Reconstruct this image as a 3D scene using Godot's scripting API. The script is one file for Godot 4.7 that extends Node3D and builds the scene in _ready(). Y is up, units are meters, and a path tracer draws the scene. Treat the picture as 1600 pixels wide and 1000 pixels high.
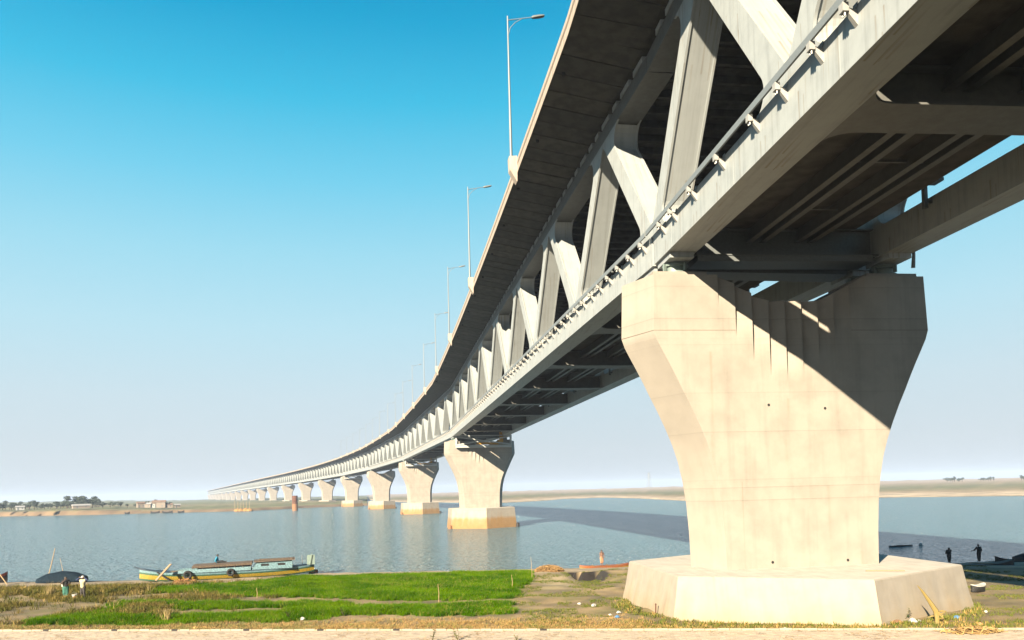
extends Node3D

# ---------------------------------------------------------------- everything
func _ready() -> void:
	var cam := Camera3D.new()
	cam.name = "camera"
	cam.near = 0.5
	cam.far = 20000.0
	cam.projection = Camera3D.PROJECTION_FRUSTUM
	cam.size = 1000.0 / 1210.64 * 0.5
	cam.frustum_offset = Vector2(0.0, (714.07 - 500.0) / 1210.64 * 0.5)
	cam.transform = Transform3D(Basis(Vector3(0.99871904, -0.02629923, 0.04322773), Vector3(0.02432428, 0.99866382, 0.04559511), Vector3(-0.04436909, -0.04448522, 0.99802427)), Vector3(-10.1612, 8.5913, 42.6971))
	add_child(cam)
	cam.current = true
	var we := WorldEnvironment.new()
	we.name = "world_environment"
	var env := Environment.new()
	env.background_mode = Environment.BG_SKY
	env.tonemap_mode = Environment.TONE_MAPPER_LINEAR
	env.tonemap_exposure = 4.8
	env.sdfgi_enabled = true
	env.ssao_enabled = true
	env.ssil_enabled = true
	env.fog_enabled = true
	env.fog_density = 0.00016
	env.fog_light_color = Color(0.70, 0.775, 0.90)
	env.background_energy_multiplier = 0.215
	var sky := Sky.new()
	sky.sky_material = make_sky()
	env.sky = sky
	we.environment = env
	add_child(we)
	var sun := DirectionalLight3D.new()
	sun.name = "sun"
	var th := 0.055
	var right := Vector3(cos(th), 0, -sin(th)); var ahead := Vector3(-sin(th), 0, -cos(th))
	var towards := (right - Vector3.UP * 0.76 + ahead * 1.4).normalized()
	sun.transform = Transform3D(Basis.looking_at(towards, Vector3.UP), Vector3(0, 100, 0))
	sun.light_energy = 1.6
	sun.light_color = Color(1.0, 0.925, 0.80)
	sun.light_angular_distance = 0.5
	sun.shadow_enabled = true
	add_child(sun)
	rng.seed = 9
	make_materials()
	more_materials()
	build_ground()
	build_road()
	build_water()
	layout_bridge()
	var words := ["first", "second", "third", "fourth", "fifth", "sixth", "seventh", "eighth", "ninth", "tenth", "eleventh", "twelfth", "thirteenth", "fourteenth", "fifteenth", "sixteenth", "seventeenth", "eighteenth", "nineteenth", "twentieth"]
	build_span(-1, "nearest truss span overhead, between the camera and the great pier")
	for k in 20:
		build_span(k, "%s grey truss span beyond the great pier%s" % [words[k], ", reaching from it to the first river pier" if k == 0 else ""])
	build_piers()
	build_lamps()
	build_gantries()
	build_far()
	build_plants()
	build_long_boat()
	build_small_boats()
	build_litter()
	build_people()

func more_materials() -> void:
	M.paver_plain = []
	for c in [lin(0.66, 0.55, 0.43), lin(0.60, 0.50, 0.39), lin(0.70, 0.58, 0.44)]: M.paver_plain.append(mat(c, 0.93, tex.fine, 1.5, tex.fine, 0.3))
	M.straw_tan = tinted(mat(Color(1, 1, 1), 0.85))
	M.straw_tan.albedo_color = lin(0.40, 0.30, 0.13)
	M.stalk = mat(lin(0.34, 0.25, 0.07), 0.7, tex.fine, 3.0)
	M.stem = mat(lin(0.12, 0.11, 0.04), 0.8)
	M.far_leaf = tinted(mat(Color(1, 1, 1), 0.9))
	M.reed = mat(lin(0.50, 0.27, 0.09), 0.9, tex.grain, 0.8)
	M.wood_pale = mat(lin(0.50, 0.36, 0.22), 0.8, tex.wood, 1.5)
	M.orange_float = mat(lin(0.60, 0.22, 0.05), 0.7)
	M.red_hull = mat(lin(0.20, 0.035, 0.02), 0.6, tex.coarse, 1.0)
	M.cloth_skin = mat(lin(0.20, 0.10, 0.06), 0.6)

func make_sky() -> PanoramaSkyMaterial:
	var w := 64; var h := 512
	var im := Image.create(w, h, false, Image.FORMAT_RGBF)
	# elevation in degrees -> sRGB colour of the clear hazy air
	var el := [0.0, 3.0, 7.0, 12.0, 17.0, 22.0, 27.0, 32.0, 40.0, 60.0, 90.0]
	var cs := [Color8(206, 214, 220), Color8(206, 218, 224), Color8(201, 222, 231), Color8(184, 224, 238), Color8(158, 218, 238), Color8(116, 206, 236), Color8(66, 190, 228), Color8(28, 165, 212), Color8(16, 132, 186), Color8(14, 100, 160), Color8(12, 88, 148)]
	for y in h:
		var e := 90.0 - (y + 0.5) / h * 180.0
		var c: Color = cs[0]
		if e > 0:
			for i in el.size() - 1:
				if e >= el[i] and e <= el[i + 1]:
					var t: float = (e - el[i]) / (el[i + 1] - el[i])
					c = cs[i].srgb_to_linear().lerp(cs[i + 1].srgb_to_linear(), t)
		else: c = cs[0].srgb_to_linear()
		for x in w: im.set_pixel(x, y, c)
	var p := PanoramaSkyMaterial.new()
	p.panorama = ImageTexture.create_from_image(im)
	return p

# ---------------------------------------------------------------- mesh builder
class MB:
	var v := PackedVector3Array()
	var c := PackedColorArray()
	var col := Color(1, 1, 1)

	func tri(a: Vector3, b: Vector3, d: Vector3) -> void:
		v.append(a); v.append(d); v.append(b)
		c.append(col); c.append(col); c.append(col)

	func tric(a: Vector3, b: Vector3, d: Vector3, ca: Color, cb: Color, cd: Color) -> void:
		v.append(a); v.append(d); v.append(b)
		c.append(ca); c.append(cd); c.append(cb)

	func quad(a: Vector3, b: Vector3, d: Vector3, e: Vector3) -> void:
		tri(a, b, d); tri(a, d, e)

	# eight corners: 0..3 round the bottom, 4..7 above them
	func hexa(p: Array) -> void:
		quad(p[0], p[3], p[2], p[1]); quad(p[4], p[5], p[6], p[7])
		quad(p[0], p[1], p[5], p[4]); quad(p[1], p[2], p[6], p[5])
		quad(p[2], p[3], p[7], p[6]); quad(p[3], p[0], p[4], p[7])

	func box(lo: Vector3, hi: Vector3, t := Transform3D.IDENTITY) -> void:
		var p := []
		for y in [lo.y, hi.y]:
			p.append(t * Vector3(lo.x, y, hi.z)); p.append(t * Vector3(hi.x, y, hi.z))
			p.append(t * Vector3(hi.x, y, lo.z)); p.append(t * Vector3(lo.x, y, lo.z))
		hexa(p)

	# a bar of rectangular section from a to b
	func bar(a: Vector3, b: Vector3, w: float, h: float, up := Vector3.UP) -> void:
		var d := (b - a).normalized()
		var s := d.cross(up)
		if s.length() < 0.01: s = d.cross(Vector3.RIGHT)
		s = s.normalized()
		var u := s.cross(d)
		var x := s * w * 0.5
		var y := u * h * 0.5
		hexa([a - x - y, a + x - y, b + x - y, b - x - y, a - x + y, a + x + y, b + x + y, b - x + y])

	# closed sections joined one after another
	func loft(secs: Array, close := true, caps := true) -> void:
		for i in secs.size() - 1:
			var a: PackedVector3Array = secs[i]
			var b: PackedVector3Array = secs[i + 1]
			var n := a.size()
			for k in (n if close else n - 1):
				var k2 := (k + 1) % n
				quad(a[k], a[k2], b[k2], b[k])
		if caps:
			var f: PackedVector3Array = secs[0]
			var l: PackedVector3Array = secs[secs.size() - 1]
			for k in range(1, f.size() - 1):
				tri(f[0], f[k + 1], f[k]); tri(l[0], l[k], l[k + 1])

	func tube(path: Array, radii: Array, n := 8) -> void:
		var secs := []
		var up := Vector3.UP
		for i in path.size():
			var d: Vector3 = (path[mini(i + 1, path.size() - 1)] - path[maxi(i - 1, 0)]).normalized()
			if absf(d.dot(up)) > 0.95: up = Vector3.RIGHT
			var s := d.cross(up).normalized()
			var u := s.cross(d)
			up = u
			var ring := PackedVector3Array()
			var r: float = radii[mini(i, radii.size() - 1)]
			for k in n:
				var t := TAU * k / n
				ring.append(path[i] + (s * cos(t) - u * sin(t)) * r)
			secs.append(ring)
		loft(secs)

	func lathe(prof: Array, n := 16, t := Transform3D.IDENTITY) -> void:   # prof: Vector2(radius, height), upwards
		var secs := []
		for p in prof:
			var ring := PackedVector3Array()
			for k in n:
				var a := -TAU * k / n
				ring.append(t * Vector3(p.x * cos(a), p.y, p.x * sin(a)))
			secs.append(ring)
		loft(secs)

	# polygon in a plane, given depth by the two mapping calls
	func extrude(poly: PackedVector2Array, f: Callable, d0: float, d1: float) -> void:
		var idx := Geometry2D.triangulate_polygon(poly)
		for i in range(0, idx.size(), 3):
			var a := poly[idx[i]]; var b := poly[idx[i + 1]]; var d := poly[idx[i + 2]]
			tri(f.call(a, d0), f.call(b, d0), f.call(d, d0))
			tri(f.call(a, d1), f.call(d, d1), f.call(b, d1))
		var n := poly.size()
		for k in n:
			var p := poly[k]; var q := poly[(k + 1) % n]
			quad(f.call(p, d0), f.call(p, d1), f.call(q, d1), f.call(q, d0))

	func mesh(smooth := 0.0, colors := false) -> ArrayMesh:
		var nn := PackedVector3Array()
		nn.resize(v.size())
		var fn := PackedVector3Array()
		for i in range(0, v.size(), 3):
			var n := (v[i + 2] - v[i]).cross(v[i + 1] - v[i])
			fn.append(n)
			var u := n.normalized()
			nn[i] = u; nn[i + 1] = u; nn[i + 2] = u
		if smooth > 0.0:
			var lim := cos(deg_to_rad(smooth))
			var at := {}
			for i in v.size():
				var key := Vector3i((v[i] * 2000.0).round())
				if at.has(key): at[key].append(i)
				else: at[key] = PackedInt32Array([i])
			for key in at:
				var l: PackedInt32Array = at[key]
				var own := []
				for i in l: own.append(fn[i / 3].normalized())
				for x in l.size():
					var s := Vector3.ZERO
					for y in l.size():
						if own[x].dot(own[y]) >= lim: s += fn[l[y] / 3]
					if s.length() > 1e-12: nn[l[x]] = s.normalized()
		var arr := []
		arr.resize(Mesh.ARRAY_MAX)
		arr[Mesh.ARRAY_VERTEX] = v
		arr[Mesh.ARRAY_NORMAL] = nn
		if colors: arr[Mesh.ARRAY_COLOR] = c
		var m := ArrayMesh.new()
		m.add_surface_from_arrays(Mesh.PRIMITIVE_TRIANGLES, arr)
		return m

# ---------------------------------------------------------------- naming and placing
var used := {}

func numbered(called: String) -> String:
	var k: int = used.get(called, 0)
	used[called] = k + 1
	return called if k == 0 else "%s_%03d" % [called, k]

func obj(called: String, mb, mat: Material, parent: Node = self, smooth := 0.0, colors := false) -> MeshInstance3D:
	var o := MeshInstance3D.new()
	o.mesh = mb.mesh(smooth, colors) if mb is MB else mb
	o.material_override = mat
	if parent == self:
		o.name = numbered(called)
		add_child(o)
	else:
		var k := 0
		var nm := called
		while parent.has_node(NodePath(nm)):
			k += 1
			nm = "%s_%03d" % [called, k]
		o.name = nm
		parent.add_child(o)
	return o

var partcount := {}
func part(called: String, mesh: Mesh, mat: Material, parent: Node) -> MeshInstance3D:
	var o := MeshInstance3D.new()
	o.mesh = mesh
	o.material_override = mat
	var key := str(parent.get_instance_id()) + called
	var k: int = partcount.get(key, 0)
	partcount[key] = k + 1
	o.name = called if k == 0 else "%s_%03d" % [called, k]
	parent.add_child(o)
	return o

func tag(o: Node, label: String, category: String, group := "", kind := "") -> Node:
	if label != "": o.set_meta("label", label)
	if category != "": o.set_meta("category", category)
	if group != "": o.set_meta("group", group)
	if kind != "": o.set_meta("kind", kind)
	return o

func thing(called: String, label: String, category: String, at := Vector3.ZERO, turn := 0.0, group := "") -> Node3D:
	var o := Node3D.new()
	o.name = numbered(called)
	add_child(o)
	o.position = at
	o.rotation.y = turn
	tag(o, label, category, group)
	return o

# ---------------------------------------------------------------- materials
var tex := {}
var rng := RandomNumberGenerator.new()

func lin(r: float, g: float, b: float) -> Color:
	return Color(r * 0.50, g * 0.50, b * 0.50).linear_to_srgb()

func grey_tex(called: String, sd: int, freq: float, octaves: int, lo: float, hi: float, gain := 0.5, size := 512, stretch := 1.0) -> ImageTexture:
	if tex.has(called): return tex[called]
	var n := FastNoiseLite.new()
	n.seed = sd
	n.noise_type = FastNoiseLite.TYPE_SIMPLEX_SMOOTH
	n.frequency = freq
	n.fractal_octaves = octaves
	n.fractal_gain = gain
	var im: Image
	if stretch == 1.0:
		im = n.get_seamless_image(size, size)
	else:
		im = n.get_seamless_image(size, int(size / stretch))
		im.resize(size, size, Image.INTERPOLATE_CUBIC)
	im.convert(Image.FORMAT_L8)
	var d := im.get_data()
	var o := PackedByteArray()
	o.resize(d.size() * 3)
	for i in d.size():
		var t := lerpf(lo, hi, d[i] / 255.0)
		var b := int(clampf(t, 0.0, 1.0) * 255.0)
		o[i * 3] = b; o[i * 3 + 1] = b; o[i * 3 + 2] = b
	var im2 := Image.create_from_data(size, size, false, Image.FORMAT_RGB8, o)
	var t2 := ImageTexture.create_from_image(im2)
	tex[called] = t2
	return t2

# a coloured sheet: even ground tone, soft clouds, pale or brown streaks that run down, level pour lines
func stain_tex(called: String, sd: int, cloud: float, streak: float, lines: float, brown: Color, rust: float) -> ImageTexture:
	var S := 1024
	var n := FastNoiseLite.new()
	n.seed = sd
	n.noise_type = FastNoiseLite.TYPE_SIMPLEX_SMOOTH
	n.frequency = 0.006
	n.fractal_octaves = 6
	n.fractal_gain = 0.62
	var a := n.get_seamless_image(S, S)
	a.convert(Image.FORMAT_L8)
	n.seed = sd + 1
	n.frequency = 0.02
	n.fractal_octaves = 4
	var b := n.get_seamless_image(S, S / 16)
	b.resize(S, S, Image.INTERPOLATE_CUBIC)
	b.convert(Image.FORMAT_L8)
	n.seed = sd + 2
	n.frequency = 0.02
	var c := n.get_seamless_image(S / 16, S)
	c.resize(S, S, Image.INTERPOLATE_CUBIC)
	c.convert(Image.FORMAT_L8)
	var da := a.get_data(); var db := b.get_data(); var dc := c.get_data()
	var r := RandomNumberGenerator.new()
	r.seed = sd
	# level joints: position, strength
	var joint := PackedFloat32Array()
	joint.resize(S)
	for i in 9:
		var y := int(r.randf() * S)
		var k := r.randf_range(0.3, 1.0)
		for q in 3: joint[(y + q) % S] = k * lines
		for q in 26: joint[(y + q + 3) % S] = maxf(joint[(y + q + 3) % S], k * lines * 0.3 * (1.0 - q / 26.0))
	# drips: start, length, width
	var drip := PackedFloat32Array()
	drip.resize(S * S)
	for i in int(rust):
		var x := int(r.randf() * S); var y := int(r.randf() * S)
		var l := int(r.randf_range(80, 520)); var w := r.randi_range(2, 9)
		var k := r.randf_range(0.15, 0.6)
		for q in l:
			var f := k * (1.0 - q / float(l))
			for e in range(-w, w + 1):
				var at := ((y + q) % S) * S + posmod(x + e, S)
				drip[at] = maxf(drip[at], f * (1.0 - absf(e) / (w + 1.0)))
	var o := PackedByteArray()
	o.resize(S * S * 3)
	for y in S:
		for x in S:
			var i := y * S + x
			var t := 1.0 - cloud * (0.62 - da[i] / 255.0) * 1.3 - streak * maxf(0.0, 0.5 - db[i] / 255.0) * 2.0 - joint[y] * (0.4 + dc[i] / 255.0)
			var k := drip[i]
			o[i * 3] = int(clampf(t * lerpf(1.0, brown.r, k), 0, 1) * 255)
			o[i * 3 + 1] = int(clampf(t * lerpf(1.0, brown.g, k), 0, 1) * 255)
			o[i * 3 + 2] = int(clampf(t * lerpf(1.0, brown.b, k), 0, 1) * 255)
	var t2 := ImageTexture.create_from_image(Image.create_from_data(S, S, false, Image.FORMAT_RGB8, o))
	tex[called] = t2
	return t2

func normal_tex(called: String, sd: int, freq: float, octaves: int, strength: float, stretch := 1.0) -> ImageTexture:
	if tex.has(called): return tex[called]
	var n := FastNoiseLite.new()
	n.seed = sd
	n.noise_type = FastNoiseLite.TYPE_SIMPLEX_SMOOTH
	n.frequency = freq
	n.fractal_octaves = octaves
	var im: Image
	if stretch == 1.0: im = n.get_seamless_image(512, 512)
	else:
		im = n.get_seamless_image(512, int(512 / stretch))
		im.resize(512, 512, Image.INTERPOLATE_CUBIC)
	im.convert(Image.FORMAT_RGBA8)
	im.bump_map_to_normal_map(strength)
	var t := ImageTexture.create_from_image(im)
	tex[called] = t
	return t

func mat(color: Color, rough := 0.85, t: Texture2D = null, scale := 1.0, bump: Texture2D = null, bump_cm := 0.0, detail: Texture2D = null, dscale := 0.1, metal := 0.0) -> StandardMaterial3D:
	var m := StandardMaterial3D.new()
	m.albedo_color = color
	m.roughness = rough
	m.metallic = metal
	m.cull_mode = BaseMaterial3D.CULL_DISABLED
	if t != null or bump != null:
		m.uv1_triplanar = true
		m.uv1_world_triplanar = true
		m.uv1_scale = Vector3.ONE * scale
		m.albedo_texture = t
	if bump != null:
		m.heightmap_enabled = true
		m.heightmap_texture = bump
		m.heightmap_scale = bump_cm
	if detail != null:
		m.detail_enabled = true
		m.detail_albedo = detail
		m.detail_blend_mode = BaseMaterial3D.BLEND_MODE_MUL
		m.detail_uv_layer = BaseMaterial3D.DETAIL_UV_2
		m.uv2_triplanar = true
		m.uv2_world_triplanar = true
		m.uv2_scale = Vector3.ONE * dscale
	return m

func tinted(m: StandardMaterial3D) -> StandardMaterial3D:
	m.vertex_color_use_as_albedo = true
	m.albedo_color = Color(0.67, 0.67, 0.67).linear_to_srgb()
	return m

var M := {}

func make_materials() -> void:
	var fine := grey_tex("fine", 1, 0.03, 5, 0.88, 1.04, 0.65)
	var blotch := grey_tex("blotch", 2, 0.012, 5, 0.90, 1.05, 0.6)
	var streak := grey_tex("streak", 3, 0.016, 4, 0.86, 1.05, 0.55, 512, 9.0)
	var grain := grey_tex("grain", 4, 0.06, 4, 0.72, 1.12, 0.6)
	var coarse := grey_tex("coarse", 5, 0.012, 4, 0.66, 1.15, 0.5)
	var wood := grey_tex("wood", 6, 0.03, 4, 0.6, 1.1, 0.5, 512, 0.12)
	var cast := stain_tex("cast", 50, 0.11, 0.06, 0.10, Color(0.90, 0.87, 0.82), 16)
	var painted := stain_tex("painted", 60, 0.07, 0.10, 0.0, Color(0.62, 0.44, 0.28), 34)
	M.concrete = mat(lin(0.395, 0.362, 0.318), 0.9, cast, 0.0617, fine, 0.12)
	M.concrete_cap = tinted(mat(Color(1, 1, 1), 0.9, cast, 0.11, fine, 0.15))
	var worn := grey_tex("worn", 15, 0.03, 5, 0.25, 1.25, 0.65)
	M.gantry = mat(lin(0.62, 0.64, 0.63), 0.5, fine, 0.5)
	M.concrete_dark = mat(lin(0.22, 0.19, 0.15), 0.92, fine, 0.5)
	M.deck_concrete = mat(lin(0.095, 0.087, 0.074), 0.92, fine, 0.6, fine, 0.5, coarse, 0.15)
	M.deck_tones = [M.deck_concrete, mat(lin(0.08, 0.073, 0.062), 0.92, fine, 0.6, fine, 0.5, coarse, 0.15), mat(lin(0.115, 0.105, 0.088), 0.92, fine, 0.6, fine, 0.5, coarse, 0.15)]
	M.parapet = mat(lin(0.56, 0.48, 0.41), 0.9, fine, 0.6, fine, 0.4, streak, 0.3)
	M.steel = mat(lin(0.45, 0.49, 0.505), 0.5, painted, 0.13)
	M.rail = mat(lin(0.24, 0.27, 0.29), 0.45, fine, 0.8)
	M.steel_shaded = mat(lin(0.17, 0.175, 0.17), 0.55, fine, 0.12, null, 0.0, blotch, 0.2)  # same paint as the other steel, darkened to carry the shade under the deck
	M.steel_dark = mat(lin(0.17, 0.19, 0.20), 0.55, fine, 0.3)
	M.lamp_paint = mat(lin(0.19, 0.225, 0.25), 0.45)
	M.galv = mat(lin(0.46, 0.46, 0.45), 0.42, fine, 0.8)
	M.bearing = mat(lin(0.22, 0.29, 0.27), 0.5, fine, 1.0)
	M.rust = mat(lin(0.20, 0.075, 0.04), 0.9, grain, 0.5, grain, 0.8, coarse, 0.12)
	M.rust_low = mat(lin(0.38, 0.19, 0.09), 0.9, grain, 0.5, grain, 0.8)
	M.yellow = mat(lin(0.70, 0.36, 0.02), 0.5, fine, 0.6)
	M.hole = mat(lin(0.02, 0.02, 0.02), 1.0)
	M.kerb = tinted(mat(Color(1, 1, 1), 0.9, fine, 1.2, fine, 0.3))
	M.paver = tinted(mat(Color(1, 1, 1), 0.93, fine, 1.5, fine, 0.3, blotch, 0.3))
	M.soil = tinted(mat(Color(1, 1, 1), 1.0, grain, 0.35, grain, 3.0, coarse, 0.05))
	M.land = tinted(mat(Color(1, 1, 1), 1.0, grain, 0.05, null, 0.0, coarse, 0.008))
	M.leaf = tinted(mat(Color(1, 1, 1), 0.7))
	M.leaf.metallic_specular = 0.1
	M.leaf.backlight_enabled = true
	M.leaf.backlight = Color(0.35, 0.35, 0.35)
	M.straw = tinted(mat(Color(1, 1, 1), 0.85))
	M.wood = mat(lin(0.30, 0.20, 0.11), 0.85, wood, 1.0)
	M.bamboo = mat(lin(0.42, 0.30, 0.15), 0.7, fine, 2.0)
	M.canopy = mat(lin(0.27, 0.19, 0.13), 0.9, worn, 0.5, grain, 1.0, coarse, 0.5)
	M.blue_hull = mat(lin(0.36, 0.66, 0.78), 0.55, worn, 0.55, null, 0.0, grain, 0.7)
	M.yellow_hull = mat(lin(0.85, 0.60, 0.04), 0.55, worn, 0.6, null, 0.0, grain, 0.7)
	M.green_hull = mat(lin(0.05, 0.20, 0.12), 0.6, worn, 0.5)
	M.dark_blue = mat(lin(0.015, 0.05, 0.10), 0.6, coarse, 1.5)
	M.mint = mat(lin(0.42, 0.58, 0.52), 0.6, worn, 0.8)
	M.tar = mat(lin(0.018, 0.018, 0.02), 0.75, coarse, 1.0)
	M.orange_hull = mat(lin(0.42, 0.13, 0.04), 0.6, coarse, 1.5)
	M.tarp = mat(lin(0.016, 0.034, 0.055), 0.85, coarse, 0.6, coarse, 4.0)
	M.tarp.metallic_specular = 0.2
	M.rubber = mat(lin(0.012, 0.012, 0.014), 0.85)
	M.skin = mat(lin(0.20, 0.10, 0.06), 0.6)
	M.skin_dark = mat(lin(0.09, 0.045, 0.03), 0.6)
	M.hair = mat(lin(0.01, 0.009, 0.008), 0.6)
	M.cloth_black = mat(lin(0.018, 0.02, 0.024), 0.9)
	M.cloth_green = mat(lin(0.06, 0.26, 0.20), 0.9, coarse, 3.0)
	M.cloth_white = mat(lin(0.70, 0.70, 0.66), 0.9)
	M.cloth_cream = mat(lin(0.60, 0.54, 0.36), 0.9)
	M.cloth_navy = mat(lin(0.02, 0.04, 0.12), 0.9)
	M.cloth_grey = mat(lin(0.05, 0.045, 0.045), 0.9)
	M.cloth_blue = mat(lin(0.02, 0.30, 0.50), 0.9)
	M.cloth_tan = mat(lin(0.50, 0.26, 0.14), 0.9)
	M.white = mat(lin(0.55, 0.55, 0.52), 0.8)
	M.pink = mat(lin(0.70, 0.30, 0.20), 0.6)
	M.litter_blue = mat(lin(0.10, 0.28, 0.55), 0.5)
	M.litter_orange = mat(lin(0.62, 0.30, 0.12), 0.6)
	M.litter_brown = mat(lin(0.20, 0.10, 0.05), 0.8)
	M.house = mat(lin(0.32, 0.27, 0.23), 0.9)
	M.house_white = mat(lin(0.5, 0.5, 0.49), 0.8)
	M.roof_tin = mat(lin(0.45, 0.45, 0.45), 0.5)
	M.roof_rust = mat(lin(0.25, 0.17, 0.13), 0.8)
	M.trunk = mat(lin(0.08, 0.06, 0.04), 0.95)
	var w := StandardMaterial3D.new()
	w.albedo_color = Color(0.058, 0.118, 0.148).linear_to_srgb()
	w.roughness = 0.15
	w.metallic_specular = 0.5
	w.cull_mode = BaseMaterial3D.CULL_DISABLED
	w.uv1_triplanar = true
	w.uv1_world_triplanar = true
	w.uv1_scale = Vector3(0.036, 0.036, 0.036)
	w.normal_enabled = true
	w.normal_texture = normal_tex("waves", 11, 0.05, 4, 16.0, 0.5)
	w.normal_scale = 1.35
	w.heightmap_enabled = true
	w.heightmap_texture = grey_tex("swell", 12, 0.014, 5, 0.0, 1.0, 0.6)
	w.heightmap_scale = 45.0
	M.water = w

# ---------------------------------------------------------------- the bridge
const TRUSS_W := 13.81      # between the outer faces of the two trusses
const CHORD_W := 1.6
const PANEL := 18.75
const CAP_TOP := 4.18
const NEAR_HEAD := 0.05     # heading of the span that passes over the camera's side
var node_pos: Array[Vector3] = []     # pier nodes 0.. : near truss, underside of chord
var span_head: Array[float] = []      # heading of the span that starts there

func layout_bridge() -> void:
	var p := Vector3(0, 21.1, 0)
	for j in 20:
		var s := 150.0 * j
		var th := 0.109959 + 0.000468911 * s - 0.197834e-6 * s * s
		if j >= 8: th = 0.378
		node_pos.append(p)
		span_head.append(th)
		var s2 := s + 150.0
		var y := 21.1 + 0.00969911 * s2 - 0.49452e-5 * s2 * s2
		if j >= 6: y = 25.83
		p = Vector3(p.x - 150.0 * sin(th), y, p.z - 150.0 * cos(th))
	node_pos.append(p)
	span_head.append(0.378)

func head_before(k: int) -> float:
	return NEAR_HEAD if k == 0 else span_head[k - 1]

# points along one corner of a rounded outline
func round_corner(a: Vector2, b: Vector2, d: Vector2, r: float, n := 6) -> Array:
	var u := (a - b).normalized()
	var w := (d - b).normalized()
	var half := acos(clampf(u.dot(w), -1, 1)) * 0.5
	var t := r / tan(half)
	var ctr := b + (u + w).normalized() * (r / sin(half))
	var p0 := b + u * t
	var p1 := b + w * t
	var a0 := (p0 - ctr).angle()
	var da := wrapf((p1 - ctr).angle() - a0, -PI, PI)
	var out := []
	for i in n + 1:
		out.append(ctr + Vector2.from_angle(a0 + da * i / n) * r)
	return out

# outline of a diagonal that rises from a bottom node at (0, yb) to a top node at (PANEL/2, yt)
func diagonal_outline(n := 7, pan := PANEL) -> PackedVector2Array:
	var yb := 1.25; var yt := 11.85; var hw := 0.6; var ctop := 1.6; var soff := 11.15
	var hx := pan * 0.5
	var d := Vector2(hx, yt - yb).normalized()
	var nl := Vector2(-d.y, d.x) * hw
	var half := atan2(hx, yt - yb)          # lean from the vertical
	var out := PackedVector2Array()
	# upper left edge, from the crotch over the bottom node to the soffit of the top chord
	var crotch := yb + hw / sin(half)
	var r := 0.22
	var cy := crotch + r / sin(half) 
	out.append(Vector2(0, ctop))
	for i in n:                             # quarter of the rounded crotch
		var a := lerpf(-PI / 2, -PI / 2 + (PI / 2 - half), i / float(n - 1))
		out.append(Vector2(0, cy) + Vector2(cos(a), sin(a)) * r)
	var e0 := Vector2(0, yb) + nl
	var xs := e0.x + d.x / d.y * (soff - e0.y)
	out.append_array(PackedVector2Array(round_corner(Vector2(0, crotch), Vector2(xs, soff), Vector2(xs - 6, soff), 1.0, n + 2)))
	out.append(Vector2(hx, soff))
	var apex := yt - hw / sin(half)
	var r2 := 0.34
	var ay := apex - r2 / sin(half)
	for i in n:
		var a := lerpf(PI / 2, PI / 2 + (PI / 2 - half), i / float(n - 1))
		out.append(Vector2(hx, ay) + Vector2(cos(a), sin(a)) * r2)
	var e1 := Vector2(0, yb) - nl
	var xe := e1.x + d.x / d.y * (ctop - e1.y)
	out.append_array(PackedVector2Array(round_corner(Vector2(hx, apex), Vector2(xe, ctop), Vector2(xe + 6, ctop), 0.8, n + 2)))
	return out

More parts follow.
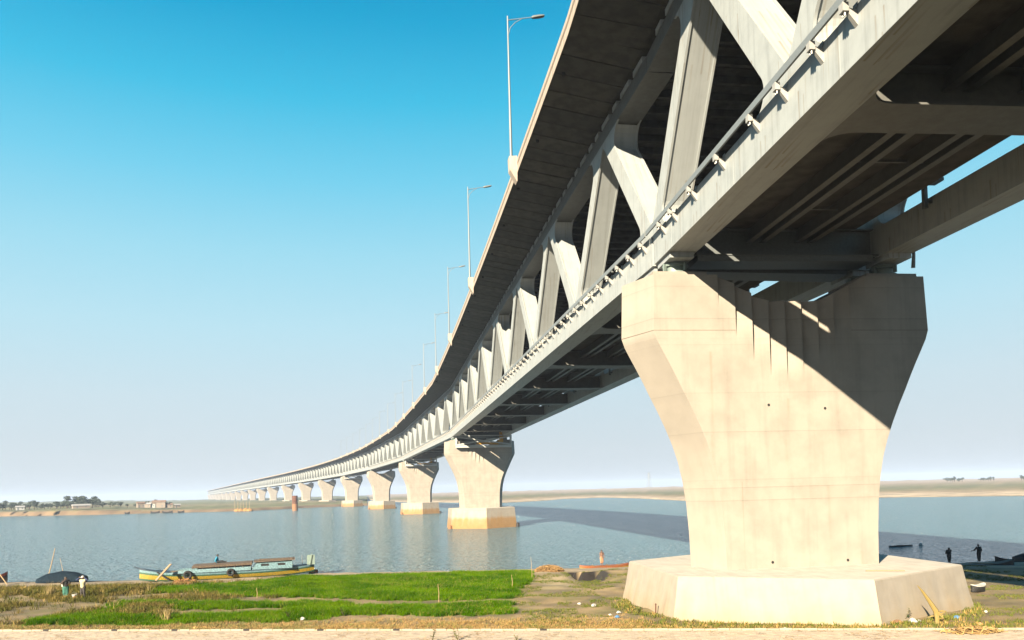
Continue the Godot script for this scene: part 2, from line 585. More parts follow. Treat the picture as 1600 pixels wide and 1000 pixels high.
func build_span(k: int, label: String) -> void:
	var at := node_pos[maxi(k, 0)]
	var head := NEAR_HEAD if k < 0 else span_head[k]
	var root := thing("bridge_span", label, "bridge span", at, head, "double deck truss spans of the bridge")
	var lod := 0 if k <= 0 else (1 if k <= 2 else 2)
	var s_lo := 0.0; var s_hi := 150.0
	var slope := 0.0
	var pan := PANEL
	if k < 0:
		pan = 17.0; slope = 0.0165
		s_lo = -pan * 5; s_hi = 0.0
	else:
		slope = (node_pos[k + 1].y - at.y) / 150.0
	# local point: s along the span, x across, y above the chord's underside
	var P := func(s: float, x: float, y: float) -> Vector3:
		var rise := slope * s
		return Vector3(x, y + rise, -s)
	var bx := func(m: MB, s0: float, s1: float, x0: float, x1: float, y0: float, y1: float) -> void:
		m.hexa([P.call(s0, x0, y0), P.call(s0, x1, y0), P.call(s1, x1, y0), P.call(s1, x0, y0), P.call(s0, x0, y1), P.call(s0, x1, y1), P.call(s1, x1, y1), P.call(s1, x0, y1)])
	var n_panel := int(round((s_hi - s_lo) / pan))
	var outline := diagonal_outline(7 if lod == 0 else (4 if lod == 1 else 2), pan)
	var e := 0.02                                  # gap at the joint between two spans
	for side in 2:
		var xo := 0.0 if side == 0 else TRUSS_W
		var xi := CHORD_W if side == 0 else TRUSS_W - CHORD_W
		var xa := minf(xo, xi); var xb := maxf(xo, xi)
		# bottom chord, in one piece, with splice plates and a sole plate at each end
		var bc := MB.new()
		for i in n_panel:
			var s0 := s_lo + pan * i; var s1 := s0 + pan
			if i == 0: s0 += 0.12
			if i == n_panel - 1: s1 -= 0.12
			var mids := [s0, s1] if k >= 0 else [s0, lerpf(s0, s1, 0.33), lerpf(s0, s1, 0.66), s1]
			for q in mids.size() - 1: bx.call(bc, mids[q], mids[q + 1], xa, xb, 0.0, 1.6)
		if lod < 2:
			for i in n_panel:
				for q in [5.1, 13.6]:
					var s: float = s_lo + pan * i + q
					var xf := xo + (-0.006 if side == 0 else 0.006)
					bx.call(bc, s - 0.03, s + 0.03, minf(xf, xo), maxf(xf, xo), 0.02, 1.58)
			bx.call(bc, s_lo + 0.3, s_lo + 2.6, xa + 0.15, xb - 0.15, -0.3, -0.004)
			bx.call(bc, s_hi - 2.6, s_hi - 0.3, xa + 0.15, xb - 0.15, -0.3, -0.004)
		part("bottom_chord", bc.mesh(), M.steel, root)
		var tc := MB.new()
		var tn := n_panel if k < 0 else 1
		for i in tn:
			var a := lerpf(s_lo, s_hi, i / float(tn)); var b := lerpf(s_lo, s_hi, (i + 1) / float(tn))
			bx.call(tc, a + (e if i == 0 else 0.0), b - (e if i == tn - 1 else 0.0), xa, xb, 11.15, 12.05)
		part("top_chord", tc.mesh(), M.steel_shaded, root)
		for i in n_panel:
			for h in 2:
				var dm := MB.new()
				var s0 := s_lo + pan * (i + h)
				var sg := 1.0 if h == 0 else -1.0
				var flip := (h == 0) == (side == 0)
				var f := func(q: Vector2, dep: float) -> Vector3: return P.call(s0 + sg * q.x, dep, q.y)
				if lod == 0:
					# two outer plates and, set back between them, the webs
					var inner := Geometry2D.offset_polygon(outline, -0.07)
					var t := 0.11 if xi > xo else -0.11
					for q in [[outline, xo, xo + t], [inner[0], xo + t, xi - t], [outline, xi - t, xi]]:
						var pl: PackedVector2Array = q[0]
						if flip: dm.extrude(pl, f, q[1], q[2])
						else: dm.extrude(pl, f, q[2], q[1])
				elif flip: dm.extrude(outline, f, xo, xi)
				else: dm.extrude(outline, f, xi, xo)
				part("diagonal", dm.mesh(28.0), M.steel, root)
		if side == 0 and lod < 2:
			# grout pads between the top chord and the slab: long and short by turns
			var s := s_lo + 0.6
			var long := true
			while s < s_hi - 2.0:
				var l := 1.75 if long else 0.95
				var pm := MB.new()
				bx.call(pm, s, s + l, -0.05, 0.35, 12.06, 12.40)
				part("bearing_pad", pm.mesh(), M.steel, root)
				s += l + 0.85
				long = not long if rng.randf() < 0.6 else long
	# floor beams with rounded haunches where they meet the chords
	for i in n_panel + 1:
		var s := clampf(s_lo + pan * i, s_lo + 1.0, s_hi - 1.0)
		var w := 1.05
		if k < 0 and i == n_panel - 1: s -= 0.8
		var pl := PackedVector2Array()
		var xl := CHORD_W + 0.004; var xr := TRUSS_W - CHORD_W - 0.004
		var rr := 1.0 if lod == 0 else 0.8
		var wl := w + rr; var nn := 5 if lod == 0 else 2
		var ends := i == 0 or i == n_panel
		if ends:
			pl = PackedVector2Array([Vector2(xl, -0.9), Vector2(xr, -0.9), Vector2(xr, 0.9), Vector2(xl, 0.9)])
		else:
			for q in nn + 1:
				var a := PI / 2 * q / nn
				pl.append(Vector2(xl + rr - rr * sin(a), -wl + rr - rr * cos(a)) + Vector2(0, 0))
			pl = PackedVector2Array()
			for q in nn + 1:
				var a := PI / 2 * q / nn
				pl.append(Vector2(xl + rr * (1 - cos(a)), -w - rr * (1 - sin(a))))
			for q in nn + 1:
				var a := PI / 2 * (nn - q) / nn
				pl.append(Vector2(xr - rr * (1 - cos(a)), -w - rr * (1 - sin(a))))
			for q in nn + 1:
				var a := PI / 2 * q / nn
				pl.append(Vector2(xr - rr * (1 - cos(a)), w + rr * (1 - sin(a))))
			for q in nn + 1:
				var a := PI / 2 * (nn - q) / nn
				pl.append(Vector2(xl + rr * (1 - cos(a)), w + rr * (1 - sin(a))))
		var cb := MB.new()
		var f := func(q: Vector2, dep: float) -> Vector3: return P.call(s + q.y, q.x, dep)
		cb.extrude(pl, f, 0.03, 0.10)
		bx.call(cb, s - 0.12, s + 0.12, xl, xr, 0.10, 1.58)
		bx.call(cb, s - 0.5, s + 0.5, xl + 0.3, xr, 1.60, 1.66)
		if ends: bx.call(cb, s - 0.85, s + 0.85, xl + 0.3, xr - 0.3, -0.28, 0.026)
		part("cross_beam", cb.mesh(), M.steel_dark if ends else M.steel_shaded, root)
		if lod == 0:
			# gusset between chord and beam web, seen as a dark step
			pass
	# stringers in two pairs, the railway slab on top
	for q in [-1.78, -1.0, 1.0, 1.78]:
		var st := MB.new()
		var xc: float = TRUSS_W * 0.5 + q
		for i in n_panel:
			var s0 := s_lo + pan * i + 0.14; var s1 := s0 + pan - 0.28
			if lod == 2 and i > 0: break
			if lod == 2:
				s0 = s_lo + 1; s1 = s_hi - 1
			bx.call(st, s0, s1, xc - 0.17, xc + 0.17, 0.95, 1.0)
			bx.call(st, s0, s1, xc - 0.03, xc + 0.03, 1.0, 1.69)
		part("stringer", st.mesh(), M.steel_shaded, root)
	if lod < 2:
		for i in n_panel:
			for q in [0.33, 0.67]:
				var br := MB.new()
				var s: float = s_lo + pan * (i + q)
				bx.call(br, s - 0.06, s + 0.06, TRUSS_W * 0.5 - 1.78, TRUSS_W * 0.5 + 1.78, 1.25, 1.37)
				part("stringer_brace", br.mesh(), M.steel_shaded, root)
	var rs := MB.new()
	for i in n_panel:
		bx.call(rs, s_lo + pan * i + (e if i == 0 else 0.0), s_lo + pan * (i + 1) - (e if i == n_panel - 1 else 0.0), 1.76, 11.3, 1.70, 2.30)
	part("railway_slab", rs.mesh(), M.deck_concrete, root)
	if lod < 2:
		# long drain pipe under the walkway beside the near chord, and hangers at the far chord
		var dp := MB.new()
		for i in n_panel:
			dp.tube([P.call(s_lo + pan * i + 0.2, 3.1, 1.45), P.call(s_lo + pan * (i + 1) - 0.2, 3.1, 1.45)], [0.09], 8)
		part("drain_pipe", dp.mesh(40.0), M.steel_dark, root)
		var s := s_lo + 3.4
		while s < s_hi:
			var hg := MB.new()
			var xf := TRUSS_W - CHORD_W
			bx.call(hg, s - 0.12, s + 0.12, xf - 0.42, xf - 0.25, 1.0, 2.55)
			bx.call(hg, s - 0.09, s + 0.09, xf - 0.25, xf - 0.004, 1.25, 1.42)
			bx.call(hg, s - 0.6, s + 0.1, xf - 0.40, xf + 0.3, 2.2, 2.36)
			part("hanger_bracket", hg.mesh(), M.steel_dark, root)
			s += 9.375
		s = s_lo + 7.6
		while s < s_hi and k < 0:
			var hg := MB.new()
			hg.tube([P.call(s, TRUSS_W + 0.12, 0.7), P.call(s + 0.05, TRUSS_W + 0.14, -0.1), P.call(s + 0.18, TRUSS_W + 0.16, -0.75)], [0.09, 0.09, 0.11], 8)
			part("drain_spout", hg.mesh(40.0), M.steel_dark, root)
			s += 18.75
	# handrail of the bottom chord with its brackets
	if lod < 2:
		var hr := MB.new()
		var step := pan if k < 0 else 50.0
		var q := s_lo + 0.1
		while q < s_hi - 0.2:
			var q1 := minf(q + step, s_hi - 0.1)
			bx.call(hr, q, q1, -0.44, -0.36, 1.64, 1.90)
			bx.call(hr, q, q1, -0.36, -0.28, 1.84, 1.90)
			q = q1
		var rail := part("handrail", hr.mesh(), M.rail, root)
		var bk := MB.new()
		bk.hexa([Vector3(0, 0.98, 0.09), Vector3(0, 0.98, -0.09), Vector3(-0.30, 1.40, -0.06), Vector3(-0.30, 1.40, 0.06), Vector3(0, 1.42, 0.09), Vector3(0, 1.42, -0.09), Vector3(-0.30, 1.52, -0.06), Vector3(-0.30, 1.52, 0.06)])
		bk.box(Vector3(-0.46, 1.38, -0.12), Vector3(-0.28, 1.64, 0.12))
		bk.box(Vector3(-0.02, 1.52, -0.12), Vector3(-0.003, 1.66, 0.12))
		bk.tube([Vector3(-0.37, 1.26, 0.05), Vector3(-0.37, 1.40, 0.05)], [0.03], 6)
		bk.tube([Vector3(-0.37, 1.28, -0.07), Vector3(-0.37, 1.40, -0.07)], [0.03], 6)
		var bm := bk.mesh()
		var spots := []
		for i in n_panel:
			if k < 0:
				for o in [0.1, 2.45, 6.0, 9.6, 12.6, 14.6]: spots.append(s_lo + pan * i + o)
			else:
				for o in 8: spots.append(s_lo + pan * i + 1.2 + o * 2.34)
		if lod == 0:
			for sp in spots:
				var b := part("bracket", bm, M.galv, rail)
				b.position = P.call(sp, 0, 0)
			var cl := MB.new()                      # small clamps and cable ties along the tray
			for sp in spots:
				for o in [0.5, 0.75, 1.0, 1.25]:
					if k == 0 and rng.randf() < 0.22: cl.box(Vector3(-0.42, 1.50, -0.06), Vector3(-0.30, 1.64, 0.06), Transform3D(Basis(), P.call(sp + o, 0, 0)))
			if cl.v.size() > 0:
				var cp := part("cable_clamps", cl.mesh(), M.steel_dark, rail)
				cp.set_meta("kind", "stuff")
		else:
			var all := MB.new()
			for sp in spots: all.box(Vector3(-0.44, 1.25, -0.1), Vector3(-0.003, 1.64, 0.1), Transform3D(Basis(), P.call(sp, 0, 0)))
			var ap := part("bracket", all.mesh(), M.galv, rail)
			ap.set_meta("kind", "stuff")
	# road deck on top: it follows a smooth curve over the straight trusses
	var a0 := 0.0; var a1 := 0.0
	var mean0 := (head_before(k) + head) * 0.5 if k >= 0 else head
	var mean1 := (head + (span_head[mini(k + 1, 19)])) * 0.5
	a0 = mean0 - head if k >= 0 else 0.0
	a1 = mean1 - head
	var shift := func(s: float) -> float:          # to the left
		var u := (s - s_lo) / (s_hi - s_lo)
		return 0.45 * (s_hi - s_lo) * (a0 * (u - 2 * u * u + u * u * u) + a1 * (u * u * u - u * u)) + 0.12
	var od := 4.38
	var sec := func(s: float, up: float) -> PackedVector3Array:
		var sh: float = -shift.call(s)
		var l := -od + sh; var r := TRUSS_W + od + sh
		var out := PackedVector3Array()
		for q in [[l, 13.4], [l, 13.1 + up], [-0.25, 12.42 + up], [CHORD_W + 0.2, 12.42 + up], [3.0, 12.9 + up], [TRUSS_W - 3.0, 12.9 + up], [TRUSS_W - CHORD_W - 0.2, 12.42 + up], [TRUSS_W + 0.25, 12.42 + up], [r, 13.1 + up], [r, 13.4]]:
			out.append(P.call(s, q[0], q[1]))
		return out
	var count := int(round((s_hi - s_lo) / 2.0833)) if lod == 0 else 12
	for i in count:
		var t0 := lerpf(s_lo, s_hi, i / float(count)); var t1 := lerpf(s_lo, s_hi, (i + 1) / float(count))
		if lod == 0:
			var m := MB.new()
			var g := 0.05 if rng.randf() > 0.3 else 0.14
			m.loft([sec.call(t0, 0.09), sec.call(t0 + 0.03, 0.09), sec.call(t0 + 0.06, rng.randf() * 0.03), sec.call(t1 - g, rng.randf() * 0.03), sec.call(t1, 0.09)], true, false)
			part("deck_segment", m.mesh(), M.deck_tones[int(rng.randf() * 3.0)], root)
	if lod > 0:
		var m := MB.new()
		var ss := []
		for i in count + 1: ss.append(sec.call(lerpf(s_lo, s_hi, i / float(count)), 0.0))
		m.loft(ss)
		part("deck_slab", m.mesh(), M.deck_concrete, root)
	if lod < 2:
		var nr := 72 if k >= 0 else 45
		var ribs := []
		for i in nr:
			var s := lerpf(s_lo, s_hi, (i + 0.5) / nr)
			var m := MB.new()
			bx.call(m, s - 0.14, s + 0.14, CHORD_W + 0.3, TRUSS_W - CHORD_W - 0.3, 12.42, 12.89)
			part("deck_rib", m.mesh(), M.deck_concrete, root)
	for side in 2:
		var np := 36 if lod == 0 else 12
		for i in np:
			if side == 1 and lod > 1: continue
			var t0 := lerpf(s_lo, s_hi, i / float(np)); var t1 := lerpf(s_lo, s_hi, (i + 1) / float(np)) - (0.015 if lod == 0 else 0.0)
			var m := MB.new()
			for row in [[13.07, 13.63, 0.0], [13.63, 13.71, 0.05], [13.71, 13.77, 0.0], [13.77, 13.85, 0.05], [13.85, 14.19, 0.0]]:
				var a := 0.0; var b := 0.0; var c := 0.0; var d := 0.0
				var sh0: float = -shift.call(t0); var sh1: float = -shift.call(t1)
				var ins: float = row[2]
				if side == 0:
					a = -od + sh0 - 0.03 + ins; b = -od + sh0 + 0.32; c = -od + sh1 - 0.03 + ins; d = -od + sh1 + 0.32
				else:
					a = TRUSS_W + od + sh0 - 0.32; b = TRUSS_W + od + sh0 + 0.03 - ins; c = TRUSS_W + od + sh1 - 0.32; d = TRUSS_W + od + sh1 + 0.03 - ins
				var y0: float = row[0]; var y1: float = row[1]
				if y0 < 13.4:
					if side == 0: b = -od + sh0 - 0.004; d = -od + sh1 - 0.004
					else:
						a = TRUSS_W + od + sh0 + 0.004; c = TRUSS_W + od + sh1 + 0.004
				m.hexa([P.call(t0, a, y0), P.call(t0, b, y0), P.call(t1, d, y0), P.call(t1, c, y0), P.call(t0, a, y1), P.call(t0, b, y1), P.call(t1, d, y1), P.call(t1, c, y1)])
			part("parapet_panel", m.mesh(), M.parapet, root)
	# scuppers under the outer edge
	if lod == 0:
		var s := s_lo + 4.0
		while s < s_hi:
			var m := MB.new()
			var x: float = -od - shift.call(s) + 0.55
			m.lathe([Vector2(0.12, 12.85), Vector2(0.12, 13.2)], 10, Transform3D(Basis(), P.call(s, x, 0)))
			part("scupper", m.mesh(40.0), M.hole, root)
			s += 9.27
	if k >= 0:
		deck_edge[k] = [P, shift, od, root]

var deck_edge := {}

func build_piers() -> void:
	var ordinal := ["first", "second", "third", "fourth", "fifth", "sixth", "seventh", "eighth", "ninth", "tenth", "eleventh", "twelfth", "thirteenth", "fourteenth", "fifteenth", "sixteenth", "seventeenth", "eighteenth", "nineteenth", "twentieth", "twenty-first"]
	for k in node_pos.size():
		var th := (head_before(k) + span_head[mini(k, 19)]) * 0.5
		var p := node_pos[k]
		var right := Vector3(cos(th), 0, -sin(th))
		var at := Vector3(p.x, 0, p.z) + right * TRUSS_W * 0.5
		var label := "great flared concrete pier standing on the near bank beside the road" if k == 0 else ("flared concrete pier with mud stained base, %s in line from the near bank" % ordinal[k])
		if k >= 10: label = "pale hazy concrete pier at the far bank, %s in line from the near bank" % ordinal[k]
		var root := thing("bridge_pier", label, "bridge pier", at, th, "flared concrete piers carrying the bridge")
		var cap := CAP_TOP if k == 0 else 4.85
		build_column(root, p.y, cap, k)
		build_cap(root, cap, k)

func build_column(root: Node3D, chord_y: float, cap: float, k: int) -> void:
	var t := 2.45
	var tip := 1.08
	var prof := [[1.2, 7.7], [4.2, 7.82], [4.7, 7.66], [5.3, 7.36], [6.0, 7.0], [6.7, 6.66], [7.4, 6.34], [8.3, 5.9], [9.3, 5.46], [10.2, 5.11], [11.1, 4.83], [12.2, 4.6], [13.5, 4.43], [15.0, 4.33], [chord_y - cap, 4.27]]
	var Y := func(d: float) -> float: return chord_y - d
	var m := MB.new()
	# below the fluted zone: plain six sided rings
	var rings := []
	for i in range(prof.size() - 1, 5, -1):
		var d: float = prof[i][0]; var w: float = prof[i][1]; var y: float = Y.call(d)
		rings.append(PackedVector3Array([Vector3(-w - tip, y, 0), Vector3(-w, y, t), Vector3(w, y, t), Vector3(w + tip, y, 0), Vector3(w, y, -t), Vector3(-w, y, -t)]))
	m.loft(rings, true, false)
	# above: side faces
	var upper := []
	for i in range(6, -1, -1): upper.append(prof[i])
	for i in upper.size() - 1:
		for sg in [1.0, -1.0]:
			for fz in [1.0, -1.0]:
				var y0: float = Y.call(upper[i][0]); var y1: float = Y.call(upper[i + 1][0])
				var w0: float = upper[i][1]; var w1: float = upper[i + 1][1]
				var a := Vector3(sg * (w0 + tip), y0, 0); var b := Vector3(sg * w0, y0, fz * t)
				var c := Vector3(sg * w1, y1, fz * t); var d := Vector3(sg * (w1 + tip), y1, 0)
				if sg * fz < 0: m.quad(a, b, c, d) if sg < 0 and fz > 0 else m.quad(a, b, c, d)
				else: m.quad(b, a, d, c)
				# plain part of the broad face, outside the flutes
				var e := Vector3(sg * 4.2, y0, fz * t); var f := Vector3(sg * 4.2, y1, fz * t)
				if sg * fz > 0: m.quad(e, b, c, f)
				else: m.quad(b, e, f, c)
	# the broad faces between: flutes that deepen towards the notch
	var nf := 9
	var fw := 8.4 / nf
	var xs := []
	for q in nf:
		for u in [0.0, 0.5, 1.0]: xs.append([-4.2 + fw * (q + u), -4.2 + fw * (q + 0.5), u])
	var top := func(x: float) -> float: return lerpf(2.58, 1.2, clampf((absf(x) - 1.55) / 2.65, 0.0, 1.0))
	var R := 14 if k < 3 else 6
	var cols := []
	for q in xs:
		var x: float = q[0]; var xc: float = q[1]; var u: float = q[2]
		var env := 6.9 - 0.30 * xc * xc
		var col := []
		var dt: float = top.call(x)
		for r in R + 1:
			var d := lerpf(7.4, dt, r / float(R))
			var dep := minf(maxf(0.0, env - d) * 0.22, 0.34)
			dep = dep * lerpf(0.05, 1.0, 1.0 - u)
			col.append([x, d, dep])
		cols.append(col)
	for fz in [1.0, -1.0]:
		for i in cols.size() - 1:
			for r in R:
				var a: Array = cols[i][r]; var b: Array = cols[i + 1][r]; var c: Array = cols[i + 1][r + 1]; var d: Array = cols[i][r + 1]
				var pa := Vector3(fz * a[0], Y.call(a[1]), fz * (t - a[2])); var pb := Vector3(fz * b[0], Y.call(b[1]), fz * (t - b[2]))
				var pc := Vector3(fz * c[0], Y.call(c[1]), fz * (t - c[2])); var pd := Vector3(fz * d[0], Y.call(d[1]), fz * (t - d[2]))
				m.quad(pa, pb, pc, pd)
	# top surface
	for i in cols.size() - 1:
		var a: Array = cols[i][R]; var b: Array = cols[i + 1][R]
		var a2: Array = cols[cols.size() - 1 - i][R]; var b2: Array = cols[cols.size() - 2 - i][R]
		m.quad(Vector3(a[0], Y.call(a[1]), t - a[2]), Vector3(b[0], Y.call(b[1]), t - b[2]), Vector3(b[0], Y.call(b[1]), -(t - b2[2])), Vector3(a[0], Y.call(a[1]), -(t - a2[2])))
	for sg in [1.0, -1.0]:
		var y: float = Y.call(1.2)
		m.quad(Vector3(sg * 4.2, y, t), Vector3(sg * 7.7, y, t), Vector3(sg * 7.7, y, -t), Vector3(sg * 4.2, y, -t))
		m.tri(Vector3(sg * 7.7, y, t), Vector3(sg * (7.7 + tip), y, 0), Vector3(sg * 7.7, y, -t))
	var column := part("column", m.mesh(24.0), M.concrete, root)
	# construction joint and, on the near ones, the drain holes
	if k < 4:
		var jm := MB.new()
		var yj := chord_y - 4.2
		for fz in [1.0, -1.0]:
			for sg in [1.0, -1.0]:
				jm.bar(Vector3(sg * 3.3, yj, fz * (t + 0.001)), Vector3(sg * 7.83, yj, fz * (t + 0.001)), 0.008, 0.028)
				jm.bar(Vector3(sg * 7.825, yj, fz * (t + 0.001)), Vector3(sg * (7.83 + tip), yj, fz * 0.002), 0.008, 0.028)
		part("construction_joint", jm.mesh(), M.concrete_dark, column)
	if k == 0:
		for q in [[-1.61, -8.24], [1.58, -8.46], [-1.75, -16.62], [2.5, -16.66]]:
			var hm := MB.new()
			hm.lathe([Vector2(0.05, 0.0), Vector2(0.075, 0.0), Vector2(0.075, 0.012), Vector2(0.05, 0.012)], 12, Transform3D(Basis(Vector3.RIGHT, PI / 2), Vector3(q[0], chord_y + q[1], t + 0.001)))
			part("drain_hole", hm.mesh(), M.hole, column)
	for sg in [1.0, -1.0]:
		var x: float = sg * (TRUSS_W * 0.5 - CHORD_W * 0.5)
		var pm := MB.new()
		pm.box(Vector3(x - 1.5, chord_y - 1.196, -2.0), Vector3(x + 1.5, chord_y - 0.92, 2.0))
		part("plinth", pm.mesh(), M.concrete, root)
		for fz in [1.25, -1.25]:
			var bm := MB.new()
			bm.lathe([Vector2(0.72, -0.916), Vector2(0.72, -0.84), Vector2(0.56, -0.82), Vector2(0.56, -0.56), Vector2(0.70, -0.52), Vector2(0.70, -0.40), Vector2(0.62, -0.36), Vector2(0.62, -0.31)], 20 if k < 3 else 8, Transform3D(Basis(), Vector3(x, chord_y, fz)))
			if k < 2:
				for q in 4:
					var a := TAU * q / 4 + 0.4
					bm.box(Vector3(-0.09, -0.82, -0.05), Vector3(0.09, -0.40, 0.05), Transform3D(Basis(Vector3.UP, a), Vector3(x + cos(a) * 0.74, chord_y, fz - sin(a) * 0.74)))
			part("bearing", bm.mesh(30.0), M.bearing, root)

func build_cap(root: Node3D, cap: float, k: int) -> void:
	var r := 8.83
	var m := MB.new()
	var base := -1.2 if k > 0 else 1.35
	var fresh := Color(0.335, 0.305, 0.262)
	var mud := Color(0.30, 0.175, 0.07) if k > 0 else Color(0.33, 0.265, 0.18)
	var rr := RandomNumberGenerator.new()
	rr.seed = 40 + k
	var N := 18 if k < 4 else 6
	# rows: [height, radius, share of mud]
	var line := 2.35 + 0.2 * sin(k * 2.1) if k > 0 else 2.9
	var rows := []
	if k > 0: rows = [[base, r + 0.6, 1.0], [0.35, r + 0.48, 1.0], [line - 0.35, r + 0.26, 0.9], [line, r + 0.2, 0.5], [line + 0.3, r + 0.17, 0.1], [cap - 0.12, r + 0.02, 0.0], [cap, r - 0.1, 0.0]]
	else: rows = [[base, r + 0.62, 1.0], [2.15, r + 0.46, 0.9], [2.6, r + 0.34, 0.55], [line, r + 0.26, 0.3], [3.5, r + 0.14, 0.08], [cap - 0.06, r + 0.01, 0.0], [cap, r - 0.05, 0.0]]
	var jit := []
	for q in N * 6: jit.append(rr.randf_range(-0.22, 0.22))
	var prev := []
	for row in rows:
		var ring := []
		for e in 6:
			# the corners lie on the bridge's own axis
			var a := PI / 2 + TAU * e / 6; var b := PI / 2 + TAU * (e + 1) / 6
			var pa: Vector3 = Vector3(cos(a), 0, sin(a)) * row[1]; var pb: Vector3 = Vector3(cos(b), 0, sin(b)) * row[1]
			for q in N + 1:
				var p: Vector3 = pa.lerp(pb, q / float(N))
				var j: float = jit[(e * N + q) % jit.size()]
				var inner: bool = row[0] > 0.4 and row[0] < cap - 0.2
				var share := clampf(row[2] + (j if row[2] > 0.02 and row[2] < 0.95 else 0.0), 0.0, 1.0)
				var c := fresh.lerp(mud, share)
				ring.append([Vector3(p.x, row[0] + (j * 0.5 if inner and row[2] > 0.02 and row[2] < 0.95 else 0.0), p.z), c])
		if prev.size() > 0:
			for i in ring.size():
				if (i + 1) % (N + 1) == 0: continue
				var i2 := i + 1
				m.tric(prev[i2][0], prev[i][0], ring[i][0], prev[i2][1], prev[i][1], ring[i][1])
				m.tric(prev[i2][0], ring[i][0], ring[i2][0], prev[i2][1], ring[i][1], ring[i2][1])
		prev = ring
	m.col = Color(0.50, 0.465, 0.415)  # top painted paler, standing for the stronger light on level faces
	for i in prev.size():
		m.tri(Vector3(0, cap, 0), prev[(i + 1) % prev.size()][0], prev[i][0])
	part("pile_cap", m.mesh(20.0, true), M.concrete_cap, root)
	if k > 0 and k < 6:
		var st := MB.new()
		st.lathe([Vector2(0.45, -1.0), Vector2(0.5, 0.1), Vector2(0.42, 0.75), Vector2(0.2, 0.9)], 8, Transform3D(Basis(), Vector3(-r * 0.88 - 0.5, 0, r * 0.5 + 0.3)))
		part("fender_stub", st.mesh(40.0), M.rust_low, root)
		var st2 := MB.new()
		st2.lathe([Vector2(0.45, -1.0), Vector2(0.5, 0.1), Vector2(0.42, 0.85), Vector2(0.2, 1.0)], 8, Transform3D(Basis(), Vector3(r * 0.88 + 0.5, 0, r * 0.5 + 0.3)))
		part("fender_stub", st2.mesh(40.0), M.tar, root)

func build_lamps() -> void:
	for i in 16:
		var s := 19.8 + 36.556 * i
		var k := int(s / 150.0)
		if not deck_edge.has(k): continue
		var u := s - 150.0 * k
		var e: Array = deck_edge[k]
		var P: Callable = e[0]
		var root: Node3D = e[3]
		var x: float = -e[2] - e[1].call(u)
		var at: Vector3 = root.global_transform * P.call(u, x, -0.59)
		var names := ["first", "second", "third", "fourth", "fifth", "sixth", "seventh", "eighth", "ninth", "tenth", "eleventh", "twelfth", "thirteenth", "fourteenth", "fifteenth", "sixteenth"]
		var label := "tall grey street lamp on the deck edge, the largest and topmost of the row" if i == 0 else "slim street lamp on the deck edge, %s along the row from the largest one" % names[i]
		var t := thing("street_lamp", label, "street lamp", at, span_head[k], "street lamps along the deck edge")
		var n := 10 if i < 3 else 6
		var b := MB.new()                           # concrete corbel on the parapet's outer face
		b.loft([PackedVector3Array([Vector3(-0.036, 12.95, 0.42), Vector3(-0.036, 12.95, -0.42), Vector3(-0.06, 12.95, -0.4), Vector3(-0.06, 12.95, 0.4)]),
			PackedVector3Array([Vector3(-0.036, 13.9, 0.55), Vector3(-0.036, 13.9, -0.55), Vector3(-0.62, 13.9, -0.42), Vector3(-0.62, 13.9, 0.42)]),
			PackedVector3Array([Vector3(-0.036, 15.0, 0.55), Vector3(-0.036, 15.0, -0.55), Vector3(-0.66, 15.0, -0.42), Vector3(-0.66, 15.0, 0.42)])])
		part("corbel", b.mesh(), M.parapet, t)
		var pm := MB.new()
		pm.box(Vector3(-0.62, 15.0, -0.2), Vector3(-0.22, 15.06, 0.2))
		pm.tube([Vector3(-0.42, 15.06, 0), Vector3(-0.42, 19.0, 0), Vector3(-0.42, 23.0, 0), Vector3(-0.42, 26.9, 0)], [0.12, 0.10, 0.08, 0.06], n)
		part("pole", pm.mesh(40.0), M.lamp_paint, t)
		var am := MB.new()
		am.tube([Vector3(-0.46, 26.55, 0), Vector3(0.6, 26.75, 0), Vector3(1.75, 26.97, 0)], [0.045, 0.04, 0.035], n)
		am.tube([Vector3(-0.40, 25.3, 0), Vector3(-0.2, 25.95, 0), Vector3(0.2, 26.4, 0), Vector3(0.75, 26.74, 0)], [0.03], n)
		part("arm", am.mesh(40.0), M.lamp_paint, t)
		var hm := MB.new()
		var hs := []
		for q in [[1.6, 0.07, 0.06], [1.75, 0.15, 0.085], [2.25, 0.19, 0.08], [2.62, 0.17, 0.05], [2.68, 0.08, 0.03]]:
			var y: float = 26.64 + q[0] * 0.19
			hs.append(PackedVector3Array([Vector3(q[0], y - q[2], q[1]), Vector3(q[0], y - q[2], -q[1]), Vector3(q[0], y + q[2], -q[1] * 0.7), Vector3(q[0], y + q[2], q[1] * 0.7)]))
		hm.loft(hs)
		part("lamp_head", hm.mesh(30.0), M.steel_dark, t)

